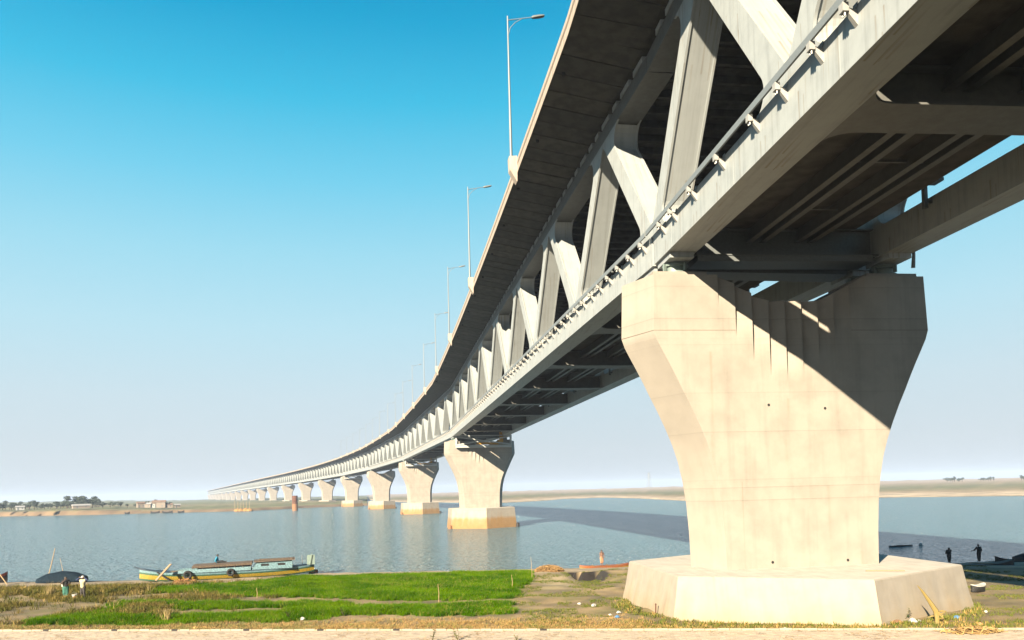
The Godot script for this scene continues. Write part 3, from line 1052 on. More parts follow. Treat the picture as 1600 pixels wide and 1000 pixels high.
func build_gantries() -> void:
	for k in [1, 2, 4]:
		var th := (head_before(k) + span_head[k]) * 0.5
		var p := node_pos[k]
		var right := Vector3(cos(th), 0, -sin(th))
		var ax := Vector3(-sin(th), 0, -cos(th))
		var at := p + right * TRUSS_W * 0.5 - ax * 3.1
		var words: String = {1: "first river pier, with yellow machinery", 2: "second river pier, with yellow machinery", 4: "fourth river pier, plain grey"}[k]
		var t := thing("inspection_gantry", "steel inspection gantry before the head of the %s" % words, "gantry", at, th, "inspection gantries hung under the bridge")
		var f := MB.new()
		f.box(Vector3(-6.3, -2.9, -0.3), Vector3(7.4, -2.35, 0.9))
		part("platform", f.mesh(), M.gantry, t)
		var fr := MB.new()
		for x in [-6.2, 7.3]:
			for z in [-0.15, 0.8]: fr.bar(Vector3(x, -2.348, z), Vector3(x, 0.15, z), 0.3, 0.3, Vector3.FORWARD)
		for z in [-0.15, 0.8]: fr.bar(Vector3(-6.2, 0.0, z), Vector3(7.3, 0.0, z), 0.22, 0.22)
		part("frame", fr.mesh(), M.gantry, t)
		for q in [[-6.0, -2.2, 7.1, -0.3], [-6.0, -0.3, 7.1, -2.2]]:
			var br := MB.new()
			br.bar(Vector3(q[0], q[1], 0.84), Vector3(q[2], q[3], 0.84 + (0.1 if q[1] < -1 else 0.0)), 0.12, 0.3)
			part("brace", br.mesh(), M.gantry, t)
		if k < 3:
			var ym := MB.new()
			ym.box(Vector3(-1.2, -2.2, 0.1), Vector3(4.2, -1.65, 0.6))
			ym.box(Vector3(4.0, -1.65, 0.05), Vector3(5.4, -1.0, 0.55))
			part("yellow_boom", ym.mesh(), M.yellow, t)
			var y2 := MB.new()
			y2.box(Vector3(4.5, -0.995, 0.0), Vector3(5.4, 0.8, 0.5))
			part("yellow_mast", y2.mesh(), M.yellow, t)

# ---------------------------------------------------------------- the ground
func lerp_table(xs: Array, ys: Array, x: float) -> float:
	if x <= xs[0]: return ys[0]
	for i in xs.size() - 1:
		if x <= xs[i + 1]: return lerpf(ys[i], ys[i + 1], (x - xs[i]) / (xs[i + 1] - xs[i]))
	return ys[ys.size() - 1]

func kerb_z(x: float) -> float:
	return 8.6 + 0.185 * x

func bank_u(x: float, z: float) -> float:
	return (kerb_z(x) - z) / lerp_table([-150, -63, -52, -41, -29, -5, 6, 36, 45, 150], [41, 43.2, 43.5, 44.5, 48, 50, 51.5, 50, 54, 64], x) * 47.0

var gn := FastNoiseLite.new()

func gully(x: float, z: float) -> float:
	return z + 26.2 - gn.get_noise_2d(x * 40.0, 7.0) * 1.6 + absf(x + 1.0) * 0.8

func gully_mask(x: float) -> float:
	return smoothstep(1.55, 1.05, absf(x + 1.1) + gn.get_noise_2d(x * 60.0, 3.0) * 0.4)

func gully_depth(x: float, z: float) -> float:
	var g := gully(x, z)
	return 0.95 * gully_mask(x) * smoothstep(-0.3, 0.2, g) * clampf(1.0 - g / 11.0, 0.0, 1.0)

func ground_h(x: float, z: float) -> float:
	var u := bank_u(x, z)
	var h := lerp_table([-70, -34, -9, 0, 4, 14, 30, 40, 46, 47, 52, 70, 100], [6.9, 6.9, 2.2, 2.2, 2.1, 1.7, 1.08, 0.38, 0.08, 0, -0.4, -1.2, -2.5], u)
	h += smoothstep(-31.0, -26.0, x) * lerp_table([0, 14, 30, 40, 46, 47], [0, 0.05, 0.27, 0.36, 0.05, 0], u) * (1.0 if u > 0 else 0.0)
	if u > 0.6:
		var w := clampf((u - 0.6) / 2.0, 0, 1) * clampf((50.0 - u) / 6.0, 0.15, 1)
		h += gn.get_noise_2d(x * 3.0, z * 3.0) * 0.13 * w + gn.get_noise_2d(x * 11.0 + 50, z * 11.0) * 0.06 * w
		# the washed out gully: it falls gently and ends in a steep dark wall
		h -= gully_depth(x, z)
		# spoil beside it
		h += 0.3 * exp(-((x - 2.3) * (x - 2.3) + (z + 25.5) * (z + 25.5)) / 3.5)
		h += 0.25 * exp(-((x + 4.6) * (x + 4.6) + (z + 25.0) * (z + 25.0)) / 5.0)
	return h

var poly_a := PackedVector2Array([Vector2(-35.8, -19.3), Vector2(-37.3, -24.6), Vector2(-33.5, -28.0), Vector2(-25.0, -30.1), Vector2(-14.4, -29.9), Vector2(-5.6, -30.7), Vector2(-5.5, -25.5), Vector2(-6.1, -19.9), Vector2(-7.7, -11.8), Vector2(-8.1, -6.7), Vector2(-11.4, -6.0), Vector2(-18.2, -8.9), Vector2(-21.1, -10.8), Vector2(-29.0, -13.7), Vector2(-29.6, -16.5), Vector2(-32.5, -18.8)])
var poly_b := PackedVector2Array([Vector2(-34.3, -2.6), Vector2(-33.1, -5.0), Vector2(-33.9, -8.1), Vector2(-35.3, -12.5), Vector2(-32.1, -12.9), Vector2(-29.9, -10.0), Vector2(-24.1, -9.2), Vector2(-20.4, -7.6), Vector2(-17.5, -5.4), Vector2(-11.4, -4.6), Vector2(-8.2, -4.2), Vector2(-8.1, -1.6), Vector2(-8.4, 1.1), Vector2(-14.0, 0.4), Vector2(-18.1, -0.2), Vector2(-20.0, -2.0), Vector2(-22.2, -4.9), Vector2(-27.6, -5.2), Vector2(-28.4, -5.4), Vector2(-30.9, -9.4), Vector2(-33.4, -9.4), Vector2(-32.2, -4.7), Vector2(-32.9, -2.3)])
var poly_c := PackedVector2Array([Vector2(-35.8, -2.4), Vector2(-34.8, -3.8), Vector2(-29.1, -2.6), Vector2(-28.0, -0.7), Vector2(-26.9, -3.2), Vector2(-20.1, -2.3), Vector2(-18.2, 0.1), Vector2(-18.6, 1.2), Vector2(-20.8, 1.7), Vector2(-27.2, 1.4), Vector2(-33.6, 0.3)])

func soil_color(x: float, z: float) -> Color:
	var u := bank_u(x, z)
	var a := gn.get_noise_2d(x * 2.2, z * 2.2)
	var b := gn.get_noise_2d(x * 8.0 + 90, z * 8.0)
	var dry := Color(0.37, 0.265, 0.13)
	var brown := Color(0.27, 0.185, 0.08)
	var green := Color(0.19, 0.18, 0.055)
	var wet := Color(0.16, 0.125, 0.08)
	var c := dry.lerp(brown, clampf(0.5 + a * 1.2 + b * 0.6, 0, 1))
	# thin green on the bare ground
	c = c.lerp(green, clampf(0.25 + b * 1.3 + a * 0.7, 0, 0.75))
	if x > 6.0: c = c.lerp(Color(0.24, 0.17, 0.07), 0.55)
	# trodden pale path between the seed beds and the pier
	var px := -4.6 - (z + 8.0) * 0.045
	c = c.lerp(Color(0.45, 0.36, 0.22), clampf(1.0 - absf(x - px) / 3.2 + b * 0.5, 0, 0.8) * clampf((-z - 8.0) / 8.0, 0, 1))
	c = c.lerp(Color(0.29, 0.17, 0.055), clampf((4.0 - u) / 2.5, 0, 0.85) * clampf(0.75 + b, 0.0, 1.0))
	c = c.lerp(Color(0.44, 0.35, 0.24), clampf((u - 31.5) / 3.0, 0, 1) * 0.9)
	c = c.lerp(wet, clampf((u - 44.5) / 2.0, 0, 1))
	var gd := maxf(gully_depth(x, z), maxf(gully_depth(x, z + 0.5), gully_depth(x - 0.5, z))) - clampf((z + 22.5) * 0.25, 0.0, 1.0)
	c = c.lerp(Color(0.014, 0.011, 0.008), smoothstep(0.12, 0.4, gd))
	if u < -3.6: c = Color(0.06, 0.065, 0.022).lerp(Color(0.10, 0.085, 0.04), clampf(0.5 + b, 0, 1))  # unseen embankment behind the road, coloured dark to cut bounce onto the steel
	return c

func build_ground() -> void:
	gn.seed = 21
	gn.frequency = 0.05
	gn.fractal_octaves = 3
	var m := MB.new()
	var xs := []
	var x := -150.0
	while x < 150.0:
		xs.append(x)
		x += 0.55 if x > -66.0 and x < 24.0 else (1.2 if x > -80 and x < 60 else 5.0)
	xs.append(150.0)
	var us := [-80.0, -70.0, -50.0, -34.0, -20.0, -9.5, -9.0, -3.75, -3.6, -0.25]
	var u := 0.13
	while u < 54.0:
		us.append(u)
		u += 0.5
	us.append_array([56.0, 60.0, 70.0, 85.0, 110.0])
	var rows := []
	for uu in us:
		var row := []
		for xx in xs:
			var w := lerp_table([-150, -63, -52, -41, -29, -5, 6, 36, 45, 150], [41, 43.2, 43.5, 44.5, 48, 50, 51.5, 50, 54, 64], xx)
			var z: float = kerb_z(xx) - uu * w / 47.0
			var h := ground_h(xx, z)
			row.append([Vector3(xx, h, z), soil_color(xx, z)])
		rows.append(row)
	for i in rows.size() - 1:
		for k in xs.size() - 1:
			var a: Array = rows[i][k]; var b: Array = rows[i][k + 1]; var c: Array = rows[i + 1][k + 1]; var d: Array = rows[i + 1][k]
			m.tric(a[0], b[0], c[0], a[1], b[1], c[1])
			m.tric(a[0], c[0], d[0], a[1], c[1], d[1])
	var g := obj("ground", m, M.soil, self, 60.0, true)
	tag(g, "earthen river bank sloping from the road to the water", "ground", "", "structure")

func build_road() -> void:
	# paved road along the bank: bedding, laid blocks, kerb stones
	var m := MB.new()
	m.col = Color(0.44, 0.35, 0.25)
	var dirv := Vector3(1, 0, 0.185).normalized()
	var nv := Vector3(-dirv.z, 0, dirv.x)        # towards the camera
	var o := Vector3(0, 0, 8.6)
	for i in 60:
		var a := o + dirv * (-90.0 + i * 3.0); var b := a + dirv * 3.0
		m.quad(a + nv * 0.14 + Vector3(0, 2.212, 0), b + nv * 0.14 + Vector3(0, 2.212, 0), b + nv * 3.7 + Vector3(0, 2.212, 0), a + nv * 3.7 + Vector3(0, 2.212, 0))
	var road := obj("road", m, M.paver, self, 0.0, true)
	tag(road, "pale block paved road along the river bank", "road", "", "structure")
	var bm := MB.new()
	bm.box(Vector3(-0.146, 0.0, -0.096), Vector3(0.146, 0.05, 0.096))
	var block := bm.mesh(0.0)
	var turn := Basis(Vector3.UP, -atan(0.185))
	var r := RandomNumberGenerator.new()
	r.seed = 7
	var spots := []
	for row in 17:
		var n0 := -80.0 if row > 16 else -40.0
		var l := n0 + (0.15 if row % 2 == 0 else 0.0)
		while l < (30.0 if row > 16 else 18.0):
			spots.append([l, 0.26 + row * 0.2])
			l += 0.3
	# those that show largest singly: the rows along the lower edge of what can be seen
	var singles := 0
	var mm := MultiMesh.new()
	mm.transform_format = MultiMesh.TRANSFORM_3D
	mm.use_colors = true
	mm.mesh = block
	var xf := []
	for sp in spots:
		var tone := r.randf_range(0.86, 1.08)
		var c := Color(0.54 * tone, 0.45 * tone, 0.345 * tone * r.randf_range(0.94, 1.05))
		if r.randf() < 0.05: c = c.darkened(0.25)
		var p: Vector3 = o + dirv * sp[0] + nv * sp[1] + Vector3(0, 2.216 + r.randf() * 0.006, 0)
		var t := Transform3D(turn * Basis(Vector3.UP, r.randf_range(-0.02, 0.02)), p)
		if sp[1] > 1.8 and sp[1] < 2.1 and sp[0] > -26.0 and sp[0] < 10.0 and singles < 150:
			var cm: Material = M.paver_plain[int(r.randf() * 3.0)]
			var q := part("paving_block", block, cm, road)
			q.transform = t
			singles += 1
		else: xf.append([t, c])
	mm.instance_count = xf.size()
	for i in xf.size():
		mm.set_instance_transform(i, xf[i][0])
		mm.set_instance_color(i, xf[i][1])
	var mi := MultiMeshInstance3D.new()
	mi.multimesh = mm
	mi.material_override = M.paver
	mi.name = "paving"
	mi.set_meta("kind", "stuff")
	road.add_child(mi)
	# kerb stones, 0.53 m each, some of them marked black
	var kb := thing("kerb", "low row of pale concrete kerb stones between the road and the dry grass", "kerb", Vector3.ZERO)
	var kms := []
	for v in 3:
		var km := MB.new()
		km.col = [Color(0.42, 0.35, 0.26), Color(0.36, 0.30, 0.22), Color(0.45, 0.38, 0.28)][v]
		var secs := []
		for sx in [-0.258, -0.25, 0.25, 0.258]:
			var i: float = 0.012 if absf(sx) > 0.255 else 0.0
			secs.append(PackedVector3Array([Vector3(sx, -0.15, 0.06), Vector3(sx, -0.15, -0.06), Vector3(sx, 0.075 - i, -0.06 + i), Vector3(sx, 0.09 - i, -0.04), Vector3(sx, 0.09 - i, 0.04), Vector3(sx, 0.075 - i, 0.06 - i)]))
		km.loft(secs)
		kms.append(km.mesh(0.0, true))
	var dark := MB.new()
	var kms_tone := Color(0.40, 0.33, 0.24)
	dark.col = Color(0.03, 0.03, 0.03)
	dark.box(Vector3(-0.16, -0.15, -0.06), Vector3(0.16, 0.085, 0.06))
	dark.col = kms_tone
	dark.box(Vector3(-0.258, -0.15, -0.058), Vector3(0.258, 0.08, 0.058))
	var dm := dark.mesh(0.0, true)
	var blacks := [-31.6, -28.3, -25.0, -21.4, -17.7, -14.2, -7.4]
	for i in 130:
		var l := -52.0 + i * 0.53
		if l > 16.5: break
		var p := o + dirv * l + Vector3(0, 2.235 + r.randf_range(-0.012, 0.012), 0)
		var isb := false
		for q in blacks:
			if absf(p.x - q) < 0.26: isb = true
		var s := part("kerb_stone", dm if isb else kms[i % 3 if r.randf() < 0.6 else 0], M.kerb, kb)
		s.transform = Transform3D(turn * Basis(Vector3.UP, r.randf_range(-0.015, 0.015)), p)
		if isb: s.set_meta("label", "black painted kerb stone")

# ---------------------------------------------------------------- grass, straw, weeds
func blade_tuft(n: int, h: float, spread: float, w: float, lean: float, sd: int) -> ArrayMesh:
	var r := RandomNumberGenerator.new()
	r.seed = sd
	var m := MB.new()
	for i in n:
		var a := r.randf() * TAU
		var b := Vector3(cos(a), 0, sin(a)) * r.randf() * spread
		var d := Vector3(cos(a + r.randf_range(-1, 1)), 0, sin(a + r.randf_range(-1, 1))) * lean * r.randf()
		var f := Vector3(cos(a + 1.57), 0, sin(a + 1.57)) * w
		var hh := h * r.randf_range(0.6, 1.0)
		var tone := r.randf_range(0.75, 1.2)
		m.col = Color(tone, tone, tone * 0.9)
		var mid := b + d * 0.35 + Vector3(0, hh * 0.6, 0)
		var tip := b + d + Vector3(0, hh, 0)
		m.tri(b - f, b + f, mid + f * 0.8); m.tri(b - f, mid + f * 0.8, mid - f * 0.8)
		m.tri(mid - f * 0.8, mid + f * 0.8, tip)
	return m.mesh(0.0, true)

func scatter(called: String, mesh: Mesh, ma: Material, xf: Array, label: String, cat: String) -> void:
	var mm := MultiMesh.new()
	mm.transform_format = MultiMesh.TRANSFORM_3D
	mm.use_colors = true
	mm.mesh = mesh
	mm.instance_count = xf.size()
	for i in xf.size():
		mm.set_instance_transform(i, xf[i][0])
		mm.set_instance_color(i, xf[i][1])
	var mi := MultiMeshInstance3D.new()
	mi.multimesh = mm
	mi.material_override = ma
	mi.name = numbered(called)
	add_child(mi)
	tag(mi, label, cat, "", "stuff")

func seed_bed(poly: PackedVector2Array, per_m2: float, sd: int, mesh: Mesh, label: String) -> void:
	var r := RandomNumberGenerator.new()
	r.seed = sd
	var lo := poly[0]; var hi := poly[0]
	for p in poly:
		lo = lo.min(p); hi = hi.max(p)
	var n := int((hi.x - lo.x) * (hi.y - lo.y) * per_m2)
	var xf := []
	for i in n:
		var p := Vector2(r.randf_range(lo.x, hi.x), r.randf_range(lo.y, hi.y))
		var wob := Vector2(gn.get_noise_2d(p.x * 14, p.y * 14), gn.get_noise_2d(p.x * 14 + 99, p.y * 14)) * 0.9
		if not Geometry2D.is_point_in_polygon(p + wob, poly): continue
		var t := gn.get_noise_2d(p.x * 5.0 + 300, p.y * 5.0)
		var t2 := gn.get_noise_2d(p.x * 1.6 + 700, p.y * 1.6)
		var c := Color(0.078, 0.165, 0.001).lerp(Color(0.034, 0.098, 0.001), clampf(0.5 + t * 1.3, 0, 1)).lerp(Color(0.10, 0.175, 0.001), clampf(t2 * 1.2, 0, 0.6))
		if r.randf() < 0.035 + clampf(-t2, 0, 0.3) * 0.3: c = Color(0.22, 0.22, 0.05)
		var s := r.randf_range(0.75, 1.2) * (1.0 + t * 0.35)
		xf.append([Transform3D(Basis(Vector3.UP, r.randf() * TAU).scaled(Vector3(s, s * (1.0 + 0.2 * t2), s)), Vector3(p.x, ground_h(p.x, p.y) - 0.02, p.y)), c])
	scatter("rice_seedlings", mesh, M.leaf, xf, label, "rice seedlings")

func build_plants() -> void:
	var tuft := blade_tuft(9, 0.29, 0.13, 0.007, 0.14, 5)
	seed_bed(poly_a, 75.0, 31, tuft, "large bright green bed of rice seedlings beside the moored boat")
	seed_bed(poly_b, 75.0, 32, tuft, "long narrow winding bed of green rice seedlings around bare soil")
	seed_bed(poly_c, 75.0, 33, tuft, "low strip of green rice seedlings along the dry roadside grass")
	var r := RandomNumberGenerator.new()
	r.seed = 77
	# dry straw and grass on the verge
	var straw := blade_tuft(9, 0.16, 0.16, 0.008, 0.34, 6)
	var xf := []
	for i in 15000:
		var x := r.randf_range(-48, 7.5)
		var u := absf(r.randfn(0.0, 1.7)) + 0.15
		if u > 5.5: continue
		var z := kerb_z(x) - u
		var t := gn.get_noise_2d(x * 7.0, z * 7.0 + 40)
		if t < -0.25 and r.randf() < 0.75: continue
		if x > -2.0 and u > 1.1 : continue
		var c := Color(0.37, 0.245, 0.085).lerp(Color(0.26, 0.15, 0.045), r.randf())
		if x < -18.0 and r.randf() < 0.45: c = Color(0.17, 0.15, 0.045)
		if r.randf() < 0.10 + clampf(t * 0.5, 0, 0.3): c = Color(0.14, 0.17, 0.035)
		var s := r.randf_range(0.6, 1.3)
		xf.append([Transform3D(Basis(Vector3.UP, r.randf() * TAU).scaled(Vector3(s, s * 0.8, s)), Vector3(x, ground_h(x, z) - 0.02, z)), c])
	scatter("dry_grass", straw, M.straw, xf, "orange dry straw and grass lying along the kerb", "dry grass")
	# loose straw blown over the road
	xf = []
	var flat := blade_tuft(5, 0.03, 0.2, 0.010, 0.35, 8)
	for i in 1500:
		var x := r.randf_range(-40, 16)
		var u := -r.randf_range(0.1, 3.6)
		var z := kerb_z(x) - u
		var t := gn.get_noise_2d(x * 5.0 + 11, z * 9.0)
		if t < 0.05: continue
		var s := r.randf_range(0.5, 1.4)
		xf.append([Transform3D(Basis(Vector3.UP, r.randf() * TAU).scaled(Vector3(s, s, s)), Vector3(x, 2.27, z)), Color(0.40, 0.24, 0.08).lerp(Color(0.28, 0.15, 0.05), r.randf())])
	scatter("straw_litter", flat, M.straw, xf, "thin straw litter strewn over the paved road", "straw")
	# weeds on the rough ground to the left, and at the foot of the pier
	var weed := blade_tuft(9, 0.42, 0.22, 0.013, 0.34, 9)
	xf = []
	for i in 30000:
		var x := r.randf_range(-72, -24)
		var z := r.randf_range(-33, 3)
		var u := bank_u(x, z)
		if u < 2.5 or u > (30.0 if x < -36.0 else 32.5): continue
		var q := Vector2(x, z)
		if Geometry2D.is_point_in_polygon(q, poly_a) or Geometry2D.is_point_in_polygon(q, poly_b) or Geometry2D.is_point_in_polygon(q, poly_c): continue
		var t := gn.get_noise_2d(x * 2.6 + 20, z * 2.6)
		var band := smoothstep(14.0, 22.0, u)
		if t < 0.12 - band * 0.55 and r.randf() < 0.9: continue
		if x > -38.0 and t < 0.1 and r.randf() < 0.6: continue
		var c := Color(0.085, 0.095, 0.022).lerp(Color(0.17, 0.135, 0.045), clampf(0.5 + gn.get_noise_2d(x * 6, z * 6) * 1.4, 0, 1))
		if r.randf() < 0.07: c = Color(0.34, 0.25, 0.10)
		var s := r.randf_range(0.5, 1.25) * (1.0 + band * 0.25)
		xf.append([Transform3D(Basis(Vector3.UP, r.randf() * TAU).scaled(Vector3(s, s, s)), Vector3(x, ground_h(x, z) - 0.03, z)), c])
	scatter("scrub", weed, M.leaf, xf, "brownish green weeds on the rough bank behind the seed beds", "weeds")
	var low := blade_tuft(9, 0.15, 0.18, 0.012, 0.16, 10)
	xf = []
	for i in 42000:
		var x := r.randf_range(-8, 34)
		var z := r.randf_range(-27, 14)
		var u := bank_u(x, z)
		if u < 0.25 or u > 40.0: continue
		var q := Vector2(x - 6.9, z + 0.4)
		if q.length() < 8.6: continue
		var t := gn.get_noise_2d(x * 3.4 + 60, z * 3.4)
		var near := clampf(1.0 - u / 3.2, 0, 1) if x > -3.0 else 0.0
		near = maxf(near, clampf(1.0 - (q.length() - 9.0) / 1.0, 0, 1) * 0.8)
		if near < 0.15 and t < 0.02: continue
		if near >= 0.15 and r.randf() > near + 0.25: continue
		var c := Color(0.085, 0.125, 0.022).lerp(Color(0.19, 0.17, 0.05), r.randf() * 0.8)
		if near > 0.3 and r.randf() < 0.18: c = Color(0.40, 0.27, 0.10)
		var s := r.randf_range(0.6, 1.4) * (0.65 if near < 0.15 else 1.0)
		xf.append([Transform3D(Basis(Vector3.UP, r.randf() * TAU).scaled(Vector3(s, s, s)), Vector3(x, ground_h(x, z) - 0.01, z)), c])
	scatter("turf", low, M.leaf, xf, "short green turf at the foot of the pier and over the bare ground", "turf")
	# single plants
	stem_plant(Vector3(-12.3, 2.2, 9.0), 0.66, 6, Color(0.12, 0.15, 0.03), "leafy weed growing out of the paving, the left of the two tall ones", 71)
	stem_plant(Vector3(-11.2, 2.2, 9.1), 0.60, 6, Color(0.14, 0.16, 0.03), "leafy weed growing out of the paving, the right of the two tall ones", 72)
	stem_plant(Vector3(-8.7, 2.2, 9.6), 0.28, 9, Color(0.34, 0.31, 0.16), "thin pale dry weed on the paving beside the leafy ones", 73)
	stem_plant(Vector3(-2.0, 2.1, 2.6), 0.42, 8, Color(0.05, 0.10, 0.02), "dark green bushy weed at the left corner of the pier's base", 74)
	stem_plant(Vector3(-0.4, 2.1, 3.8), 0.42, 9, Color(0.05, 0.10, 0.02), "dark green bushy weed beside the rusty stake", 75)
	stem_plant(Vector3(9.4, 2.15, 7.4), 0.6, 6, Color(0.05, 0.11, 0.02), "upright green weed against the shaded side of the pier's base", 76)
	stem_plant(Vector3(-20.4, 2.1, 0.6), 0.5, 12, Color(0.06, 0.09, 0.025), "dark leafy weed with pale flowers on the verge", 77)
	stem_plant(Vector3(-17.6, 2.1, 0.2), 0.45, 10, Color(0.06, 0.10, 0.025), "low dark weed in front of the green seedlings", 78)
	for q in [[-27.1, -0.3, 1.0, 14, "tall bleached grass clump standing among the lower seedlings"], [-36.4, -20.0, 0.8, 8, "yellow dry grass clump at the left end of the large seed bed"], [-43.6, -19.5, 1.3, 22, "brown dead bush on the bank beside the two standing people"], [-49.5, -21.0, 1.0, 16, "brown dead bush at the far left of the bank"], [-33.5, -8.0, 0.7, 8, "thin dry grass clump beside the winding seed bed"]]:
		var m := blade_tuft(q[3] * 3, q[2], 0.4, 0.014, 0.6, int(q[0] * -10))
		var o := obj("dry_clump", m, M.straw_tan, self)
		o.position = Vector3(q[0], ground_h(q[0], q[1]) - 0.02, q[1])
		tag(o, q[4], "dry grass")
	# the bent yellow stalk before the pier's base
	var st := thing("dead_stalk", "bent yellow dead plant stalk leaning in front of the pier's base", "plant", Vector3(10.0, 2.1, 8.9))
	var sm := MB.new()
	sm.tube([Vector3(0, 0, 0), Vector3(0.05, 0.35, -0.05), Vector3(0.02, 0.7, -0.08), Vector3(-0.22, 1.1, -0.1), Vector3(-0.55, 1.6, -0.1), Vector3(-0.78, 1.85, -0.05)], [0.10, 0.10, 0.12, 0.09, 0.05, 0.01], 7)
	part("stem", sm.mesh(50.0), M.stalk, st)
	for q in 9:
		var lm := MB.new()
		var a := r.randf() * TAU
		var b := Vector3(0.02, r.randf_range(0.15, 0.75), -0.05)
		var e := b + Vector3(cos(a) * r.randf_range(0.2, 0.5), r.randf_range(-0.35, 0.3), sin(a) * 0.35)
		var w := Vector3(0.03, 0.02, 0.03)
		lm.tri(b - w, b + w, e); lm.tri(b - w * 0.5, e, b.lerp(e, 0.5) + Vector3(0, 0.06, 0))
		part("leaf", lm.mesh(), M.stalk, st)
	heap("brush_heap", Vector3(10.1, 2.27, 11.15), Vector3(1.3, 0.22, 0.6), 190, Color(0.34, 0.22, 0.08), 0.45, "dry brushwood lying over the kerb and road beside the dead stalk", "brushwood", 91)
	heap("hay_heap", Vector3(-3.8, ground_h(-3.8, -29.4) - 0.02, -29.4), Vector3(1.4, 0.62, 1.0), 1500, Color(0.30, 0.18, 0.07), 0.34, "mound of orange hay at the water's edge behind the path", "hay heap", 92)
	heap("hay_heap", Vector3(-37.2, ground_h(-37.2, -30.0), -30.0), Vector3(1.3, 0.5, 0.7), 420, Color(0.33, 0.17, 0.06), 0.30, "dark brown hay heaped against the bow half of the long boat", "hay heap", 93)
	heap("hay_heap", Vector3(-24.0, 2.15, 3.2), Vector3(1.1, 0.10, 0.4), 160, Color(0.42, 0.27, 0.09), 0.3, "flattened straw heap on the verge left of the flowering weed", "hay heap", 94)

func stem_plant(at: Vector3, h: float, leaves: int, c: Color, label: String, sd: int) -> void:
	var r := RandomNumberGenerator.new()
	r.seed = sd
	var t := thing("weed", label, "weed", Vector3(at.x, ground_h(at.x, at.z) if bank_u(at.x, at.z) > 0 else 2.26, at.z))
	var sm := MB.new()
	var lm := MB.new()
	var stems := 3 if leaves < 8 else 6
	for s in stems:
		var a := r.randf() * TAU
		var top := Vector3(cos(a) * h * 0.35, h * r.randf_range(0.75, 1.0), sin(a) * h * 0.35)
		sm.tube([Vector3.ZERO, top * 0.5 + Vector3(0, 0.03, 0), top], [0.012, 0.009, 0.004], 5)
		for i in leaves:
			var q := (i + 1.0) / leaves
			var b := top * q
			var la := r.randf() * TAU
			var d := Vector3(cos(la), 0.35, sin(la)) * h * r.randf_range(0.16, 0.28)
			var w := Vector3(-sin(la), 0, cos(la)) * h * 0.085
			var tone := r.randf_range(0.75, 1.3)
			lm.col = Color(c.r * tone, c.g * tone, c.b * tone)
			lm.quad(b, b + d * 0.5 + w, b + d, b + d * 0.5 - w)
	lm.col = c
	part("stem", sm.mesh(60.0), M.stem, t)
	part("leaves", lm.mesh(0.0, true), M.leaf, t)

func heap(called: String, at: Vector3, size: Vector3, n: int, c: Color, l: float, label: String, cat: String, sd: int) -> void:
	var r := RandomNumberGenerator.new()
	r.seed = sd
	var t := thing(called, label, cat, at)
	var core := MB.new()
	core.col = Color(c.r * 0.7, c.g * 0.65, c.b * 0.6)
	var secs := []
	for i in 6:
		var q := i / 5.0
		var ring := PackedVector3Array()
		for k in 16:
			var a := -TAU * k / 16
			var rad := cos(q * PI / 2) * (0.85 + 0.16 * sin(k * 2.3 + sd + q * 5.0) + 0.07 * sin(k * 4.1 + q * 9.0)) + 0.02
			ring.append(Vector3(cos(a) * rad * size.x, -0.1 + sin(q * PI / 2) * size.y * 0.9, sin(a) * rad * size.z))
		secs.append(ring)
	core.loft(secs)
	part("core", core.mesh(60.0, true), M.straw, t)
	var m := MB.new()
	for i in n:
		var a := r.randf() * TAU
		var e := r.randf() * PI / 2
		var rad := cos(e)
		var p := Vector3(cos(a) * rad * size.x, sin(e) * size.y - 0.03, sin(a) * rad * size.z)
		var d := Vector3(r.randfn(), r.randfn() * 0.4, r.randfn()).normalized() * l * r.randf_range(0.4, 1.0)
		var w := d.cross(Vector3(r.randfn(), r.randfn(), r.randfn())).normalized() * 0.02
		var tone := r.randf_range(0.7, 1.3)
		m.col = Color(c.r * tone, c.g * tone, c.b * tone)
		m.quad(p - d * 0.5 - w, p - d * 0.5 + w, p + d * 0.5 + w, p + d * 0.5 - w)
	var o := part("straw", m.mesh(0.0, true), M.straw, t)
	o.set_meta("kind", "stuff")

# ---------------------------------------------------------------- water and far banks
func build_water() -> void:
	var m := MB.new()
	var far := 3200.0
	m.quad(Vector3(-far, 0, 200), Vector3(far, 0, 200), Vector3(far, 0, -far), Vector3(-far, 0, -far))
	var w := obj("water", m, M.water, self)
	tag(w, "wide grey blue river with small ripples", "water", "", "structure")

